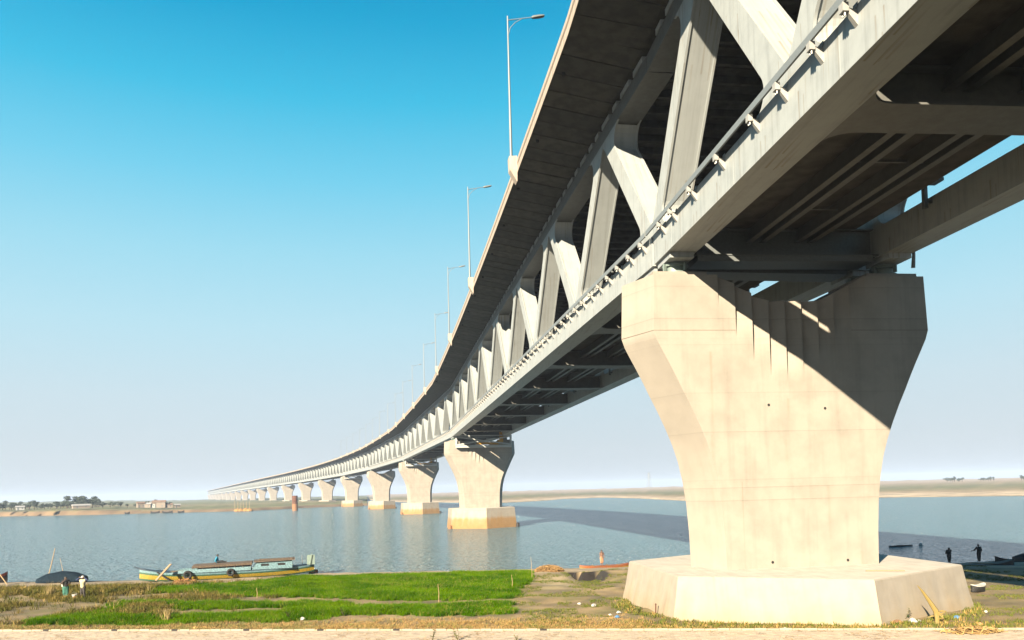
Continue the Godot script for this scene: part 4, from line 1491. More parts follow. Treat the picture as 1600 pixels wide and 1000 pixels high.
# strips inland of a shore line: offsets, heights, colours; inland is away from the near bank
func far_bank(called: String, shore: Array, offs: Array, hs: Array, cs: Array, label: String, fan: float) -> void:
	var m := MB.new()
	var pts := []
	for i in shore.size() - 1:
		for q in 8: pts.append(shore[i].lerp(shore[i + 1], q / 8.0))
	pts.append(shore[shore.size() - 1])
	var rows := []
	var n := FastNoiseLite.new()
	n.seed = 5
	n.frequency = 0.02
	for i in pts.size():
		var p: Vector2 = pts[i]
		var dirv := (p - Vector2(-10, 42)).normalized()
		dirv = (dirv + Vector2(0, -fan)).normalized()
		var lift := 1.0 + 0.75 * smoothstep(-215.0, -290.0, p.x) if called == "far_bank" else 1.0
		var row := []
		for k in offs.size():
			var w := n.get_noise_2d(p.x + k * 70.0, p.y)
			var o: float = offs[k] * (1.0 + 0.35 * w if k > 0 else 1.0) + (n.get_noise_2d(p.x * 3, p.y * 3) * 3.0 if k < 3 and called == "sand_bar" else 0.0)
			var q := p + dirv * o
			var c: Color = cs[k]
			c = c.lerp(cs[mini(k + 1, cs.size() - 1)], clampf(n.get_noise_2d(q.x * 2.0, q.y * 2.0 + 50) * 1.2, 0, 0.8))
			row.append([Vector3(q.x, hs[k] * lift * (1.0 + 0.3 * n.get_noise_2d(q.x, q.y) if k > 3 else 1.0), q.y), c])
		rows.append(row)
	for i in rows.size() - 1:
		for k in offs.size() - 1:
			var a: Array = rows[i][k]; var b: Array = rows[i + 1][k]; var c: Array = rows[i + 1][k + 1]; var d: Array = rows[i][k + 1]
			m.tric(a[0], b[0], c[0], a[1], b[1], c[1])
			m.tric(a[0], c[0], d[0], a[1], c[1], d[1])
	var o := obj(called, m, M.land, self, 70.0, true)
	tag(o, label, "land", "", "structure")

func build_far() -> void:
	var mud := Color(0.20, 0.155, 0.10); var scarp := Color(0.25, 0.17, 0.10); var sand := Color(0.58, 0.47, 0.34)
	var green := Color(0.14, 0.155, 0.05); var olive := Color(0.25, 0.21, 0.10); var tan := Color(0.42, 0.31, 0.20)
	far_bank("far_bank", [Vector2(-620, -640), Vector2(-410, -577), Vector2(-369, -556), Vector2(-312, -525), Vector2(-275, -508), Vector2(-256, -512), Vector2(-226, -510), Vector2(-193, -498), Vector2(-172, -495), Vector2(-155, -532), Vector2(-145, -575), Vector2(-124, -599), Vector2(-103, -611)],
		[0, 4, 7, 12, 40, 90, 180, 420, 1100, 2300], [-0.3, 0.35, 1.5, 1.9, 2.3, 3.0, 3.4, 4.0, 5.0, 9.0], [mud, scarp, scarp, olive, green, green, olive, green, green, green], "low green far bank with an eroded brown edge on the left", 0.0)
	far_bank("sand_bar", [Vector2(-230, -1500), Vector2(-129, -935), Vector2(-52, -714), Vector2(-20, -625), Vector2(6, -554), Vector2(33, -596), Vector2(55, -650), Vector2(75, -720), Vector2(118, -740), Vector2(124, -600), Vector2(117, -419), Vector2(155, -394), Vector2(209, -369), Vector2(234, -342), Vector2(251, -318), Vector2(275, -309), Vector2(420, -240)],
		[0, 5, 16, 60, 130, 200, 330, 600, 1200, 2500], [-0.2, 0.4, 0.8, 1.1, 1.0, 1.6, 2.4, 3.4, 6.0, 11.0], [mud, sand, sand, sand, tan, olive, green, olive, tan, tan], "pale sand bar and low land beyond the river on the right", 0.0)
	# trees along the left far bank and clumps on the right
	var r := RandomNumberGenerator.new()
	r.seed = 404
	var kinds := ["rounded dark tree", "tall narrow tree", "broad spreading tree", "small bushy tree"]
	var spots := []
	for i in 72:
		var px := -30.0 + i * 4.3 + r.randf_range(-2, 2)
		var dens := 1.0 if px < 30 or (px > 85 and px < 155) else (0.75 if px < 220 else 0.4)
		if r.randf() > dens: continue
		spots.append(px)
	var proto := []
	for v in 6:
		proto.append(tree_mesh(500 + v, v % 4))
	var idx := 0
	for px in spots:
		var ang := atan((px - 800.0) / 1210.0) + 0.0444
		var dist := r.randf_range(640, 760)
		var p := Vector3(-10.16 + sin(ang) * dist / cos(ang - 0.0444) * cos(ang - 0.0444), 0, 42.7 - cos(ang) * dist)
		var v := int(r.randf() * 6.0)
		var big := 1.0
		if px > 95 and px < 150: big = 1.35
		if px > 155: big = 0.7
		if px > 60 and px < 95: big = 0.8
		var s := r.randf_range(0.75, 1.15) * big
		idx += 1
		var t := thing("tree", "hazy %s, %s from the left along the far bank" % [kinds[v % 4], count_word(idx)], "tree", Vector3(p.x, 2.6 + 2.4 * smoothstep(-225.0, -300.0, p.x), p.z), r.randf() * TAU, "trees along the far bank")
		t.scale = Vector3(s * r.randf_range(1.0, 1.5), s * 0.62, s)
		var tr := part("trunk", proto[v][0], M.trunk, t)
		var cr := part("crown", proto[v][1], M.far_leaf, t)
	var n := 0
	for g in [[1478, 7, 1.2, "the large clump on the right skyline"], [1530, 6, 0.9, "the smaller clump beside the large one"], [1594, 3, 1.1, "the clump at the skyline's right end"]]:
		for i in g[1]:
			var px: float = g[0] + i * 4.0 + r.randf_range(-1, 1)
			var ang := atan((px - 800.0) / 1210.0) + 0.0444
			var dist := 1250.0 + r.randf_range(-15, 15)
			var v := int(r.randf() * 6.0)
			var s: float = r.randf_range(0.75, 1.0) * g[2]
			var places := ["at its left end", "second from its left", "third from its left", "in its middle", "right of its middle", "near its right end", "at its right end"]
			var t := thing("tree", "dark tree in %s, %s" % [g[3], places[i]], "tree", Vector3(-10.16 + sin(ang) * dist, 6.2, 42.7 - cos(ang) * dist), r.randf() * TAU, "trees on the right skyline")
			t.scale = Vector3(s * 1.25, s * 0.62, s)
			part("trunk", proto[v][0], M.trunk, t)
			part("crown", proto[v][1], M.far_leaf, t)
	# huts and houses of the far village
	var houses := [[31, 5.0, 3.2, 2.2, M.house_white, M.roof_tin, "small white hut among the trees on the far bank"], [126, 11.0, 4.0, 2.0, M.house, M.roof_tin, "long low building with a pale tin roof on the far bank"],
		[219, 5.0, 4.0, 3.2, M.house, M.roof_rust, "pinkish house at the left end of the far village"], [229, 6.0, 4.0, 2.6, M.house, M.roof_tin, "low pinkish house with a tin roof in the far village"], [238, 4.0, 4.0, 3.0, M.house_white, M.roof_rust, "pale narrow house in the middle of the far village"], [248, 9.0, 5.0, 4.2, M.house, M.roof_rust, "largest pink house of the far village"], [262, 6.0, 4.0, 2.4, M.house, M.roof_rust, "small rust roofed house right of the largest pink one"], [276, 4.0, 3.0, 2.2, M.house, M.roof_tin, "last small house of the far village towards the bridge"]]
	for h in houses:
		var ang := atan((h[0] - 800.0) / 1210.0) + 0.0444
		var dist := 640.0
		var t := thing("house", h[6], "house", Vector3(-10.16 + sin(ang) * dist / 1.0, 2.4 + 2.2 * smoothstep(-215.0, -290.0, -10.16 + sin(ang) * dist), 42.7 - cos(ang) * dist), -ang + r.randf_range(-0.3, 0.3), "houses on the far bank")
		var w: float = h[1]; var d: float = h[2]; var hh: float = h[3]
		var wm := MB.new()
		wm.box(Vector3(-w / 2, 0, -d / 2), Vector3(w / 2, hh, d / 2))
		part("wall", wm.mesh(), h[4], t)
		var rm := MB.new()
		rm.loft([PackedVector3Array([Vector3(-w / 2 - 0.4, hh + 0.003, d / 2 + 0.4), Vector3(-w / 2 - 0.4, hh + 0.003, -d / 2 - 0.4), Vector3(-w / 2 - 0.4, hh + d * 0.3, 0)]), PackedVector3Array([Vector3(w / 2 + 0.4, hh + 0.003, d / 2 + 0.4), Vector3(w / 2 + 0.4, hh + 0.003, -d / 2 - 0.4), Vector3(w / 2 + 0.4, hh + d * 0.3, 0)])])
		part("roof", rm.mesh(), h[5], t)
		for q in 2:
			var dm := MB.new()
			var x := -w * 0.25 + q * w * 0.5
			dm.box(Vector3(x - 0.4, 0.1 if q == 0 else 0.9, d / 2), Vector3(x + 0.4, 1.9, d / 2 + 0.05))
			part("door" if q == 0 else "window", dm.mesh(), M.steel_dark, t)
	# mooring pile in the river
	var ds := thing("steel_pile", "rusty round steel pile standing alone in the river", "pile", Vector3(-127.3, 0, -458.1))
	var pm := MB.new()
	pm.lathe([Vector2(1.75, 4.4), Vector2(1.75, 9.6), Vector2(1.6, 9.6), Vector2(1.6, 9.0), Vector2(0.01, 8.9)], 20)
	part("pile_shaft", pm.mesh(40.0), M.rust, ds)
	var pl := MB.new()
	pl.lathe([Vector2(1.78, -2), Vector2(1.78, 4.396)], 20)
	part("stained_foot", pl.mesh(40.0), M.rust_low, ds)
	# reed fence with poles on the far bank
	var rf := thing("reed_fence", "orange heap of cut reeds with tall bare poles on the far bank", "reeds", Vector3(-168, 0.8, -484))
	for i in 6:
		var bm := MB.new()
		bm.tube([Vector3(-5.0 + i * 1.9, -0.5, 0), Vector3(-5.0 + i * 1.9 + r.randf_range(-0.3, 0.3), 5.6 + r.randf(), 0)], [0.13, 0.09], 6)
		part("pole", bm.mesh(40.0), M.bamboo, rf)
	for i in 4:
		var hm := MB.new()
		hm.lathe([Vector2(2.4, -0.6), Vector2(2.2, 0.3), Vector2(1.2, 0.9), Vector2(0.1, 1.1 + r.randf() * 0.5)], 9, Transform3D(Basis(), Vector3(-4 + i * 2.6 + r.randf(), 0.0, r.randf_range(-1, 1))))
		part("reed_bundle", hm.mesh(30.0), M.reed, rf)
	# dark country boats along the far shore
	var fb := [[-252.5, -504.0, 4.0, "short dark boat apart from the others at the far shore"], [-234.0, -505.0, 7.0, "left of the three dark boats in a row at the far shore"], [-224.5, -502.0, 8.0, "middle one of the three dark boats in a row at the far shore"], [-214.0, -498.5, 5.0, "right of the three dark boats in a row at the far shore"]]
	for b in fb:
		var t := thing("country_boat", b[3], "boat", Vector3(b[0], 0.0, b[1]), -0.2, "dark boats at the far shore")
		var l: float = b[2]
		part("hull", hull_strip(l, 1.0, 0.9, 0.7, 0.0, 1.0), M.tar, t)
		var cm := MB.new()
		cm.tube([Vector3(-l * 0.2, 0.75, 0), Vector3(l * 0.2, 0.8, 0)], [0.6], 8)
		part("shelter", cm.mesh(40.0), M.canopy, t)
	# power pylon, faint beyond the sand
	var ang := atan((1013.0 - 800.0) / 1210.0) + 0.0444
	var py := thing("power_pylon", "faint lattice power pylon beyond the sand bar", "pylon", Vector3(-10.16 + sin(ang) * 1900.0, 5.0, 42.7 - cos(ang) * 1900.0), 0.3)
	var lg := MB.new()
	for sx in [-1.0, 1.0]:
		for sz in [-1.0, 1.0]:
			lg.bar(Vector3(sx * 5, 0, sz * 5), Vector3(sx * 1.0, 40, sz * 1.0), 0.5, 0.5)
	for i in 8:
		var h0 := i * 5.0; var h1 := h0 + 5.0
		var a := lerpf(5, 1, h0 / 40.0); var b := lerpf(5, 1, h1 / 40.0)
		for sz in [-1.0, 1.0]:
			lg.bar(Vector3(-a, h0, sz * a), Vector3(b, h1, sz * b), 0.3, 0.3); lg.bar(Vector3(a, h0, sz * a), Vector3(-b, h1, sz * b), 0.3, 0.3)
	part("lattice", lg.mesh(), M.lamp_paint, py)
	for h in [28.0, 34.0, 40.0]:
		var am := MB.new()
		am.bar(Vector3(-7, h, 0), Vector3(7, h, 0), 0.5, 0.5)
		part("cross_arm", am.mesh(), M.lamp_paint, py)

func count_word(n: int) -> String:
	var ones := ["", "first", "second", "third", "fourth", "fifth", "sixth", "seventh", "eighth", "ninth", "tenth", "eleventh", "twelfth", "thirteenth", "fourteenth", "fifteenth", "sixteenth", "seventeenth", "eighteenth", "nineteenth"]
	if n < 20: return ones[n]
	var tens := ["twent", "thirt", "fort", "fift", "sixt", "sevent"]
	return (tens[n / 10 - 2] + "ieth") if n % 10 == 0 else (tens[n / 10 - 2] + "y-" + ones[n % 10])

func tree_mesh(sd: int, kind: int) -> Array:
	var r := RandomNumberGenerator.new()
	r.seed = sd
	var tm := MB.new()
	var h := 9.0
	tm.tube([Vector3(0, -0.5, 0), Vector3(0.1, h * 0.4, 0), Vector3(0.2, h * 0.75, 0.1)], [0.3, 0.22, 0.08], 6)
	for i in 4:
		var a := r.randf() * TAU
		tm.tube([Vector3(0.1, h * 0.35, 0), Vector3(cos(a) * 1.6, h * 0.62, sin(a) * 1.6)], [0.14, 0.05], 5)
	var m := MB.new()
	var lobes := []
	var nl := 9
	for i in nl:
		var a := r.randf() * TAU
		var rad: float = [2.4, 1.0, 3.4, 1.8][kind] * sqrt(r.randf())
		var y: float = lerpf(h * 0.32, h * [0.92, 1.12, 0.78, 0.7][kind], r.randf())
		lobes.append([Vector3(cos(a) * rad, y, sin(a) * rad), r.randf_range(0.9, 1.7)])
	for i in 900:
		var l: Array = lobes[int(r.randf() * nl)]
		var d := Vector3(r.randfn(), r.randfn() * 0.8, r.randfn())
		d = d.normalized() * pow(r.randf(), 0.4)
		var p: Vector3 = l[0] + d * l[1]
		var a := Vector3(r.randfn(), r.randfn(), r.randfn()).normalized() * 0.30
		var b := a.cross(Vector3(r.randfn(), r.randfn(), r.randfn())).normalized() * 0.26
		var t := r.randf_range(0.7, 1.3)
		m.col = Color(0.065 * t, 0.092 * t, 0.07 * t)  # leaf colour paled towards blue to stand for distance haze
		m.quad(p - a, p - b, p + a, p + b)
	return [tm.mesh(50.0), m.mesh(0.0, true)]

# ---------------------------------------------------------------- boats
# a strip of hull between two fractions of its height; bow at -x
func hull_strip(l: float, beam: float, height: float, rise: float, f0: float, f1: float, out := 0.0, keel_rise := 0.5, stern := 1.25) -> ArrayMesh:
	var m := MB.new()
	var N := 26
	var secs := []
	for i in N + 1:
		var t := i / float(N)
		var x := lerpf(-l / 2, l / 2, t)
		var e := absf(t * 2 - 1)
		var b := beam * pow(maxf(0.0, 1.0 - pow(e, 2.6)), 0.75) + 0.04
		var sheer := height + rise * pow(e, 3.0) * (stern if t > 0.5 else 1.0)
		var keel := rise * keel_rise * pow(e, 4.0) - 0.12
		var sec := PackedVector3Array()
		for sd in [1.0, -1.0]:
			for q in 4:
				var f := lerpf(f0, f1, q / 3.0) if sd > 0 else lerpf(f1, f0, q / 3.0)
				var w := b * (0.55 + 0.45 * pow(f, 0.6)) + out
				sec.append(Vector3(x, lerpf(keel, sheer, f), sd * w))
		secs.append(sec)
	m.loft(secs)
	return m.mesh(35.0)

func rot_ring(called: String, parent: Node, at: Vector3, R: float, r: float, mt: Material) -> void:
	var m := MB.new()
	var secs := []
	for i in 19:
		var a := TAU * i / 18
		var c := Vector3(cos(a), sin(a), 0)
		var ring := PackedVector3Array()
		for k in 8:
			var b := TAU * k / 8
			ring.append(at + c * (R + r * cos(b)) + Vector3(0, 0, r * sin(b)))
		secs.append(ring)
	m.loft(secs, true, false)
	part(called, m.mesh(60.0), mt, parent)

func build_long_boat() -> void:
	var t := thing("wooden_ferry", "long wooden passenger boat painted light blue and yellow, moored by the green seedlings", "boat", Vector3(-37.0, 0.22, -42.0), 0.25)
	var L := 17.6
	part("lower_hull", hull_strip(L, 1.3, 0.76, 0.62, 0.0, 0.16, 0.0, 0.5, 0.5), M.green_hull, t)
	part("yellow_band", hull_strip(L, 1.3, 0.76, 0.62, 0.163, 0.56, 0.008, 0.5, 0.5), M.yellow_hull, t)
	part("green_line", hull_strip(L, 1.3, 0.76, 0.62, 0.562, 0.72, 0.02, 0.5, 0.5), M.green_hull, t)
	part("sheer_strake", hull_strip(L, 1.3, 0.76, 0.62, 0.722, 0.93, 0.012, 0.5, 0.5), M.blue_hull, t)
	part("gunwale", hull_strip(L, 1.3, 0.76, 0.62, 0.932, 1.0, 0.03, 0.5, 0.5), M.dark_blue, t)
	var tp := MB.new()                                  # light blue sides above the sheer
	for z in [1.0, -1.0]:
		var secs := []
		for q in [[-5.8, 0.80, 0.86], [-4.9, 0.77, 1.04], [-3.5, 0.77, 1.12], [0.0, 0.77, 1.13], [2.2, 0.78, 1.15]]:
			secs.append(PackedVector3Array([Vector3(q[0], q[1], z * 1.33), Vector3(q[0], q[1], z * 1.25), Vector3(q[0], q[2], z * 1.22), Vector3(q[0], q[2], z * 1.30)]))
		tp.loft(secs)
	part("side_board", tp.mesh(), M.blue_hull, t)
	var fd := MB.new()
	fd.loft([PackedVector3Array([Vector3(-6.6, 0.88, 0.75), Vector3(-6.6, 0.88, -0.75), Vector3(-6.6, 0.96, -0.7), Vector3(-6.6, 0.96, 0.7)]), PackedVector3Array([Vector3(2.2, 0.66, 1.2), Vector3(2.2, 0.66, -1.2), Vector3(2.2, 0.74, -1.2), Vector3(2.2, 0.74, 1.2)])])
	part("deck", fd.mesh(), M.wood, t)
	var cn := MB.new()                                  # flat canopy with a slight camber
	var secs := []
	for q in [[-3.6, 1.40], [-3.4, 1.47], [-1.0, 1.50], [2.35, 1.55]]:
		var s := PackedVector3Array()
		for k in 7:
			var z := lerpf(1.42, -1.42, k / 6.0)
			s.append(Vector3(q[0], q[1] + 0.10 * (1 - z * z / 2.0), z))
		for k in 7:
			var z := lerpf(-1.42, 1.42, k / 6.0)
			s.append(Vector3(q[0], q[1] - 0.22 + 0.05 * (1 - z * z / 2.0), z))
		secs.append(s)
	cn.loft(secs)
	part("canopy", cn.mesh(25.0), M.canopy, t)
	for i in 8:
		for z in [1.24, -1.24]:
			var pm := MB.new()
			var x := -3.4 + i * 0.8
			pm.bar(Vector3(x, 1.06, z), Vector3(x, 1.31, z), 0.06, 0.06)
			part("post", pm.mesh(), M.wood, t)
	var tub := MB.new()
	tub.box(Vector3(-3.2, 0.76, -0.9), Vector3(2.1, 1.10, 0.9))
	part("seat_box", tub.mesh(), M.dark_blue, t)
	# wheel house
	var wh := MB.new()
	for z in [1.28, -1.28]:
		var zi: float = z * 0.95
		for q in [[2.3, 3.25], [4.05, 4.95], [5.75, 6.45]]:
			wh.hexa([Vector3(q[0], 0.78, maxf(z, zi)), Vector3(q[1], 0.78, maxf(z, zi)), Vector3(q[1], 0.78, minf(z, zi)), Vector3(q[0], 0.78, minf(z, zi)), Vector3(q[0] + (0.5 if q[0] < 2.5 else 0.0), 1.50 + q[0] * 0.02, maxf(z, zi)), Vector3(q[1], 1.50 + q[1] * 0.02, maxf(z, zi)), Vector3(q[1], 1.50 + q[1] * 0.02, minf(z, zi)), Vector3(q[0] + (0.5 if q[0] < 2.5 else 0.0), 1.50 + q[0] * 0.02, minf(z, zi))])
		for q in [[3.25, 4.05], [4.95, 5.75]]:
			wh.box(Vector3(q[0], 0.78, minf(z, zi)), Vector3(q[1], 1.12, maxf(z, zi)))
			wh.box(Vector3(q[0], 1.36, minf(z, zi)), Vector3(q[1], 1.57, maxf(z, zi)))
	wh.box(Vector3(6.40, 0.78, -1.2), Vector3(6.46, 1.62, 1.2))
	part("cabin", wh.mesh(), M.blue_hull, t)
	for q in [3.65, 5.35]:
		for z in [1.19, -1.19]:
			var wm := MB.new()
			wm.box(Vector3(q - 0.4, 1.12, z - 0.02), Vector3(q + 0.4, 1.36, z + 0.02))
			part("window", wm.mesh(), M.hole, t)
	var rf := MB.new()
	rf.loft([PackedVector3Array([Vector3(2.5, 1.56, 1.5), Vector3(2.5, 1.56, -1.5), Vector3(2.5, 1.66, -1.4), Vector3(2.5, 1.71, 0), Vector3(2.5, 1.66, 1.4)]), PackedVector3Array([Vector3(6.75, 1.64, 1.5), Vector3(6.75, 1.64, -1.5), Vector3(6.75, 1.74, -1.4), Vector3(6.75, 1.79, 0), Vector3(6.75, 1.74, 1.4)])])
	part("cabin_roof", rf.mesh(), M.canopy, t)
	var tr := MB.new()
	tr.box(Vector3(3.0, 1.70, 0.3), Vector3(6.5, 1.84, 1.1))
	part("roof_plank", tr.mesh(), M.canopy, t)
	# stern board
	var sb := MB.new()
	sb.loft([PackedVector3Array([Vector3(8.25, 0.95, 0.75), Vector3(8.25, 0.95, -0.75), Vector3(8.35, 0.95, -0.75), Vector3(8.35, 0.95, 0.75)]), PackedVector3Array([Vector3(8.5, 2.05, 0.72), Vector3(8.5, 2.05, -0.72), Vector3(8.6, 2.05, -0.72), Vector3(8.6, 2.05, 0.72)])])
	sb.box(Vector3(8.02, 0.98, 0.56), Vector3(8.85, 2.02, 0.62))
	part("stern_board", sb.mesh(), M.mint, t)
	var mast := MB.new()
	mast.tube([Vector3(7.55, 0.8, 0.3), Vector3(7.5, 2.1, 0.3)], [0.04], 6)
	part("staff", mast.mesh(40.0), M.steel_dark, t)
	# prow
	var pr := MB.new()
	pr.loft([PackedVector3Array([Vector3(-7.6, 0.92, 0.5), Vector3(-7.6, 0.92, -0.5), Vector3(-7.6, 1.12, -0.45), Vector3(-7.6, 1.12, 0.45)]), PackedVector3Array([Vector3(-8.8, 1.30, 0.12), Vector3(-8.8, 1.30, -0.12), Vector3(-8.8, 1.46, -0.12), Vector3(-8.8, 1.46, 0.12)]), PackedVector3Array([Vector3(-9.3, 1.52, 0.1), Vector3(-9.3, 1.52, -0.1), Vector3(-9.3, 1.64, -0.1), Vector3(-9.3, 1.64, 0.1)])])
	part("prow", pr.mesh(), M.dark_blue, t)
	rot_ring("tyre_fender", t, Vector3(-4.0, 0.60, 1.42), 0.33, 0.13, M.rubber)
	rot_ring("tyre_fender", t, Vector3(0.2, 0.64, 1.44), 0.30, 0.12, M.rubber)
	var an := MB.new()
	an.bar(Vector3(-7.0, 1.0, 0.9), Vector3(-5.7, 0.1, 1.45), 0.14, 0.1)
	part("anchor_beam", an.mesh(), M.rubber, t)
	var pk := obj("plank", _bar_mesh(Vector3(-42.9, 0.55, -37.5), Vector3(-42.0, 2.05, -39.0), 0.32, 0.07), M.wood_pale, self)
	tag(pk, "pale wooden gangplank leaning against the bow of the long boat", "plank")
	var fl := obj("float_box", _bar_mesh(Vector3(-29.6, 0.12, -46.6), Vector3(-28.6, 0.12, -46.8), 0.5, 0.4), M.orange_float, self)
	tag(fl, "small orange float on the water under the stern of the long boat", "float")

func _bar_mesh(a: Vector3, b: Vector3, w: float, h: float) -> ArrayMesh:
	var m := MB.new()
	m.bar(a, b, w, h)
	return m.mesh()

func build_small_boats() -> void:
	# hump of dark tarpaulin on a moored boat, left
	var t := thing("covered_boat", "moored boat wholly covered with a dark blue tarpaulin hump", "boat", Vector3(-54.6, 0.1, -42.2), 0.2)
	part("hull", hull_strip(4.8, 0.9, 0.42, 0.2, 0.0, 1.0), M.tar, t)
	var m := MB.new()
	var secs := []
	for i in 13:
		var q := i / 12.0
		var x := lerpf(-2.4, 2.4, q)
		var h := 0.25 + 0.80 * pow(sin(PI * clampf(q * 0.94 + 0.02, 0, 1)), 0.7)
		var s := PackedVector3Array()
		for k in 11:
			var a := PI * k / 10.0
			s.append(Vector3(x, 0.22 + sin(a) * h * (1.0 + 0.05 * sin(k * 2.0 + i * 1.7)), cos(a) * (1.0 if q > 0.04 and q < 0.96 else 0.5)))
		secs.append(s)
	m.loft(secs)
	part("tarpaulin", m.mesh(30.0), M.tarp, t)
	var t2 := thing("country_boat", "end of a dark red boat cut off at the left edge beside the bamboo poles", "boat", Vector3(-64.6, 0.1, -44.2), 0.1)
	part("hull", hull_strip(6.0, 0.9, 0.55, 0.55, 0.0, 0.7), M.tar, t2)
	part("gunwale", hull_strip(6.0, 0.9, 0.55, 0.55, 0.702, 1.0, 0.03), M.red_hull, t2)
	# bamboo poles stuck in the shallows
	var poles := [[Vector3(-57.1, -0.4, -43.6), Vector3(-56.3, 3.75, -44.0), 0.055, "tall straight bamboo pole beside the tarpaulin boat"], [Vector3(-55.1, -0.3, -43.8), Vector3(-56.3, 2.6, -45.0), 0.03, "thin dark pole leaning behind the tarpaulin boat"], [Vector3(-59.2, 0.1, -40.6), Vector3(-62.3, 2.75, -42.4), 0.05, "bamboo pole leaning far over to the left of the tarpaulin boat"], [Vector3(-63.4, 0.0, -44.0), Vector3(-63.0, 3.2, -44.2), 0.04, "bamboo pole at the left edge beside the dark red boat"]]
	for p in poles:
		var b := MB.new()
		b.tube([p[0], p[0].lerp(p[1], 0.5) + Vector3(0.04, 0, 0), p[1]], [p[2] * 1.2, p[2], p[2] * 0.7], 7)
		var o := obj("bamboo_pole", b, M.bamboo, self, 50.0)
		tag(o, p[3], "pole", "bamboo poles at the water's edge")
	var rg := MB.new()
	rg.tube([Vector3(-60.7, 1.30, -41.5), Vector3(-61.0, 1.62, -41.7)], [0.13, 0.1], 7)
	var ro := obj("rag", rg, M.tar, self, 40.0)
	tag(ro, "dark rag tied round the leaning bamboo pole", "rag")
	# narrow orange boat with the standing man
	var t3 := thing("rowing_boat", "narrow orange and yellow rowing boat beached left of the great pier", "boat", Vector3(3.0, 0.2, -39.6), 0.12)
	part("hull", hull_strip(5.4, 0.55, 0.28, 0.16, 0.0, 0.5), M.yellow_hull, t3)
	part("gunwale", hull_strip(5.4, 0.55, 0.28, 0.16, 0.502, 1.0, 0.02), M.orange_hull, t3)
	for x in [-1.2, 0.4, 1.6]:
		var b := MB.new()
		b.box(Vector3(x - 0.1, 0.30, -0.5), Vector3(x + 0.1, 0.35, 0.5))
		part("thwart", b.mesh(), M.wood, t3)
	# dark boats in the shade at the right
	var t4 := thing("country_boat", "long black boat lying in the bridge's shade before the two fishermen", "boat", Vector3(33.6, 0.55, -25.2), -0.12)
	part("hull", hull_strip(7.6, 0.75, 0.45, 0.35, 0.0, 1.0), M.tar, t4)
	var b4 := MB.new()
	b4.bar(Vector3(-0.2, 0.62, 0.3), Vector3(2.0, 0.50, 0.6), 0.1, 0.06)
	part("oar", b4.mesh(), M.wood, t4)
	var t5 := thing("country_boat", "black boat with a humped shelter at the right edge in the shade", "boat", Vector3(41.4, 0.4, -28.2), -0.25)
	part("hull", hull_strip(6.0, 0.8, 0.5, 0.4, 0.0, 1.0), M.tar, t5)
	var sh := MB.new()
	sh.tube([Vector3(-1.4, 0.5, 0), Vector3(0, 0.75, 0), Vector3(1.5, 0.6, 0)], [0.35, 0.6, 0.5], 9)
	part("shelter", sh.mesh(40.0), M.tar, t5)
	# small dug-out tray with a white rim on the grass
	var t6 := thing("wash_basin", "small dark trough with a white rim lying on the grass right of the pier", "trough", Vector3(20.0, 1.90, -3.4), 0.35)
	part("trough", hull_strip(1.1, 0.26, 0.26, 0.10, 0.0, 0.86), M.tar, t6)
	part("rim", hull_strip(1.1, 0.26, 0.26, 0.10, 0.862, 1.0, 0.012), M.white, t6)
	# things afloat
	for q in [[33.6, -66.0, M.pink, "orange net float, the right one of a touching pair on the river"], [32.9, -66.6, M.white, "white net float, the left one of a touching pair on the river"], [48.5, -58.5, M.white, "single small white net float near the floating log"]]:
		var b := MB.new()
		b.lathe([Vector2(0.01, -0.15), Vector2(0.22, -0.08), Vector2(0.26, 0.06), Vector2(0.2, 0.2), Vector2(0.06, 0.28)], 10)
		var o := obj("net_float", b, q[2], self, 60.0)
		o.position = Vector3(q[0], 0.02, q[1])
		tag(o, q[3], "float", "net floats on the river")
	var lg := MB.new()
	lg.tube([Vector3(43.4, 0.06, -57.0), Vector3(45.0, 0.10, -57.4), Vector3(47.2, 0.05, -58.2)], [0.10, 0.13, 0.07], 7)
	var lo := obj("log", lg, M.tar, self, 40.0)
	tag(lo, "dark log floating on the river behind the two fishermen", "log")

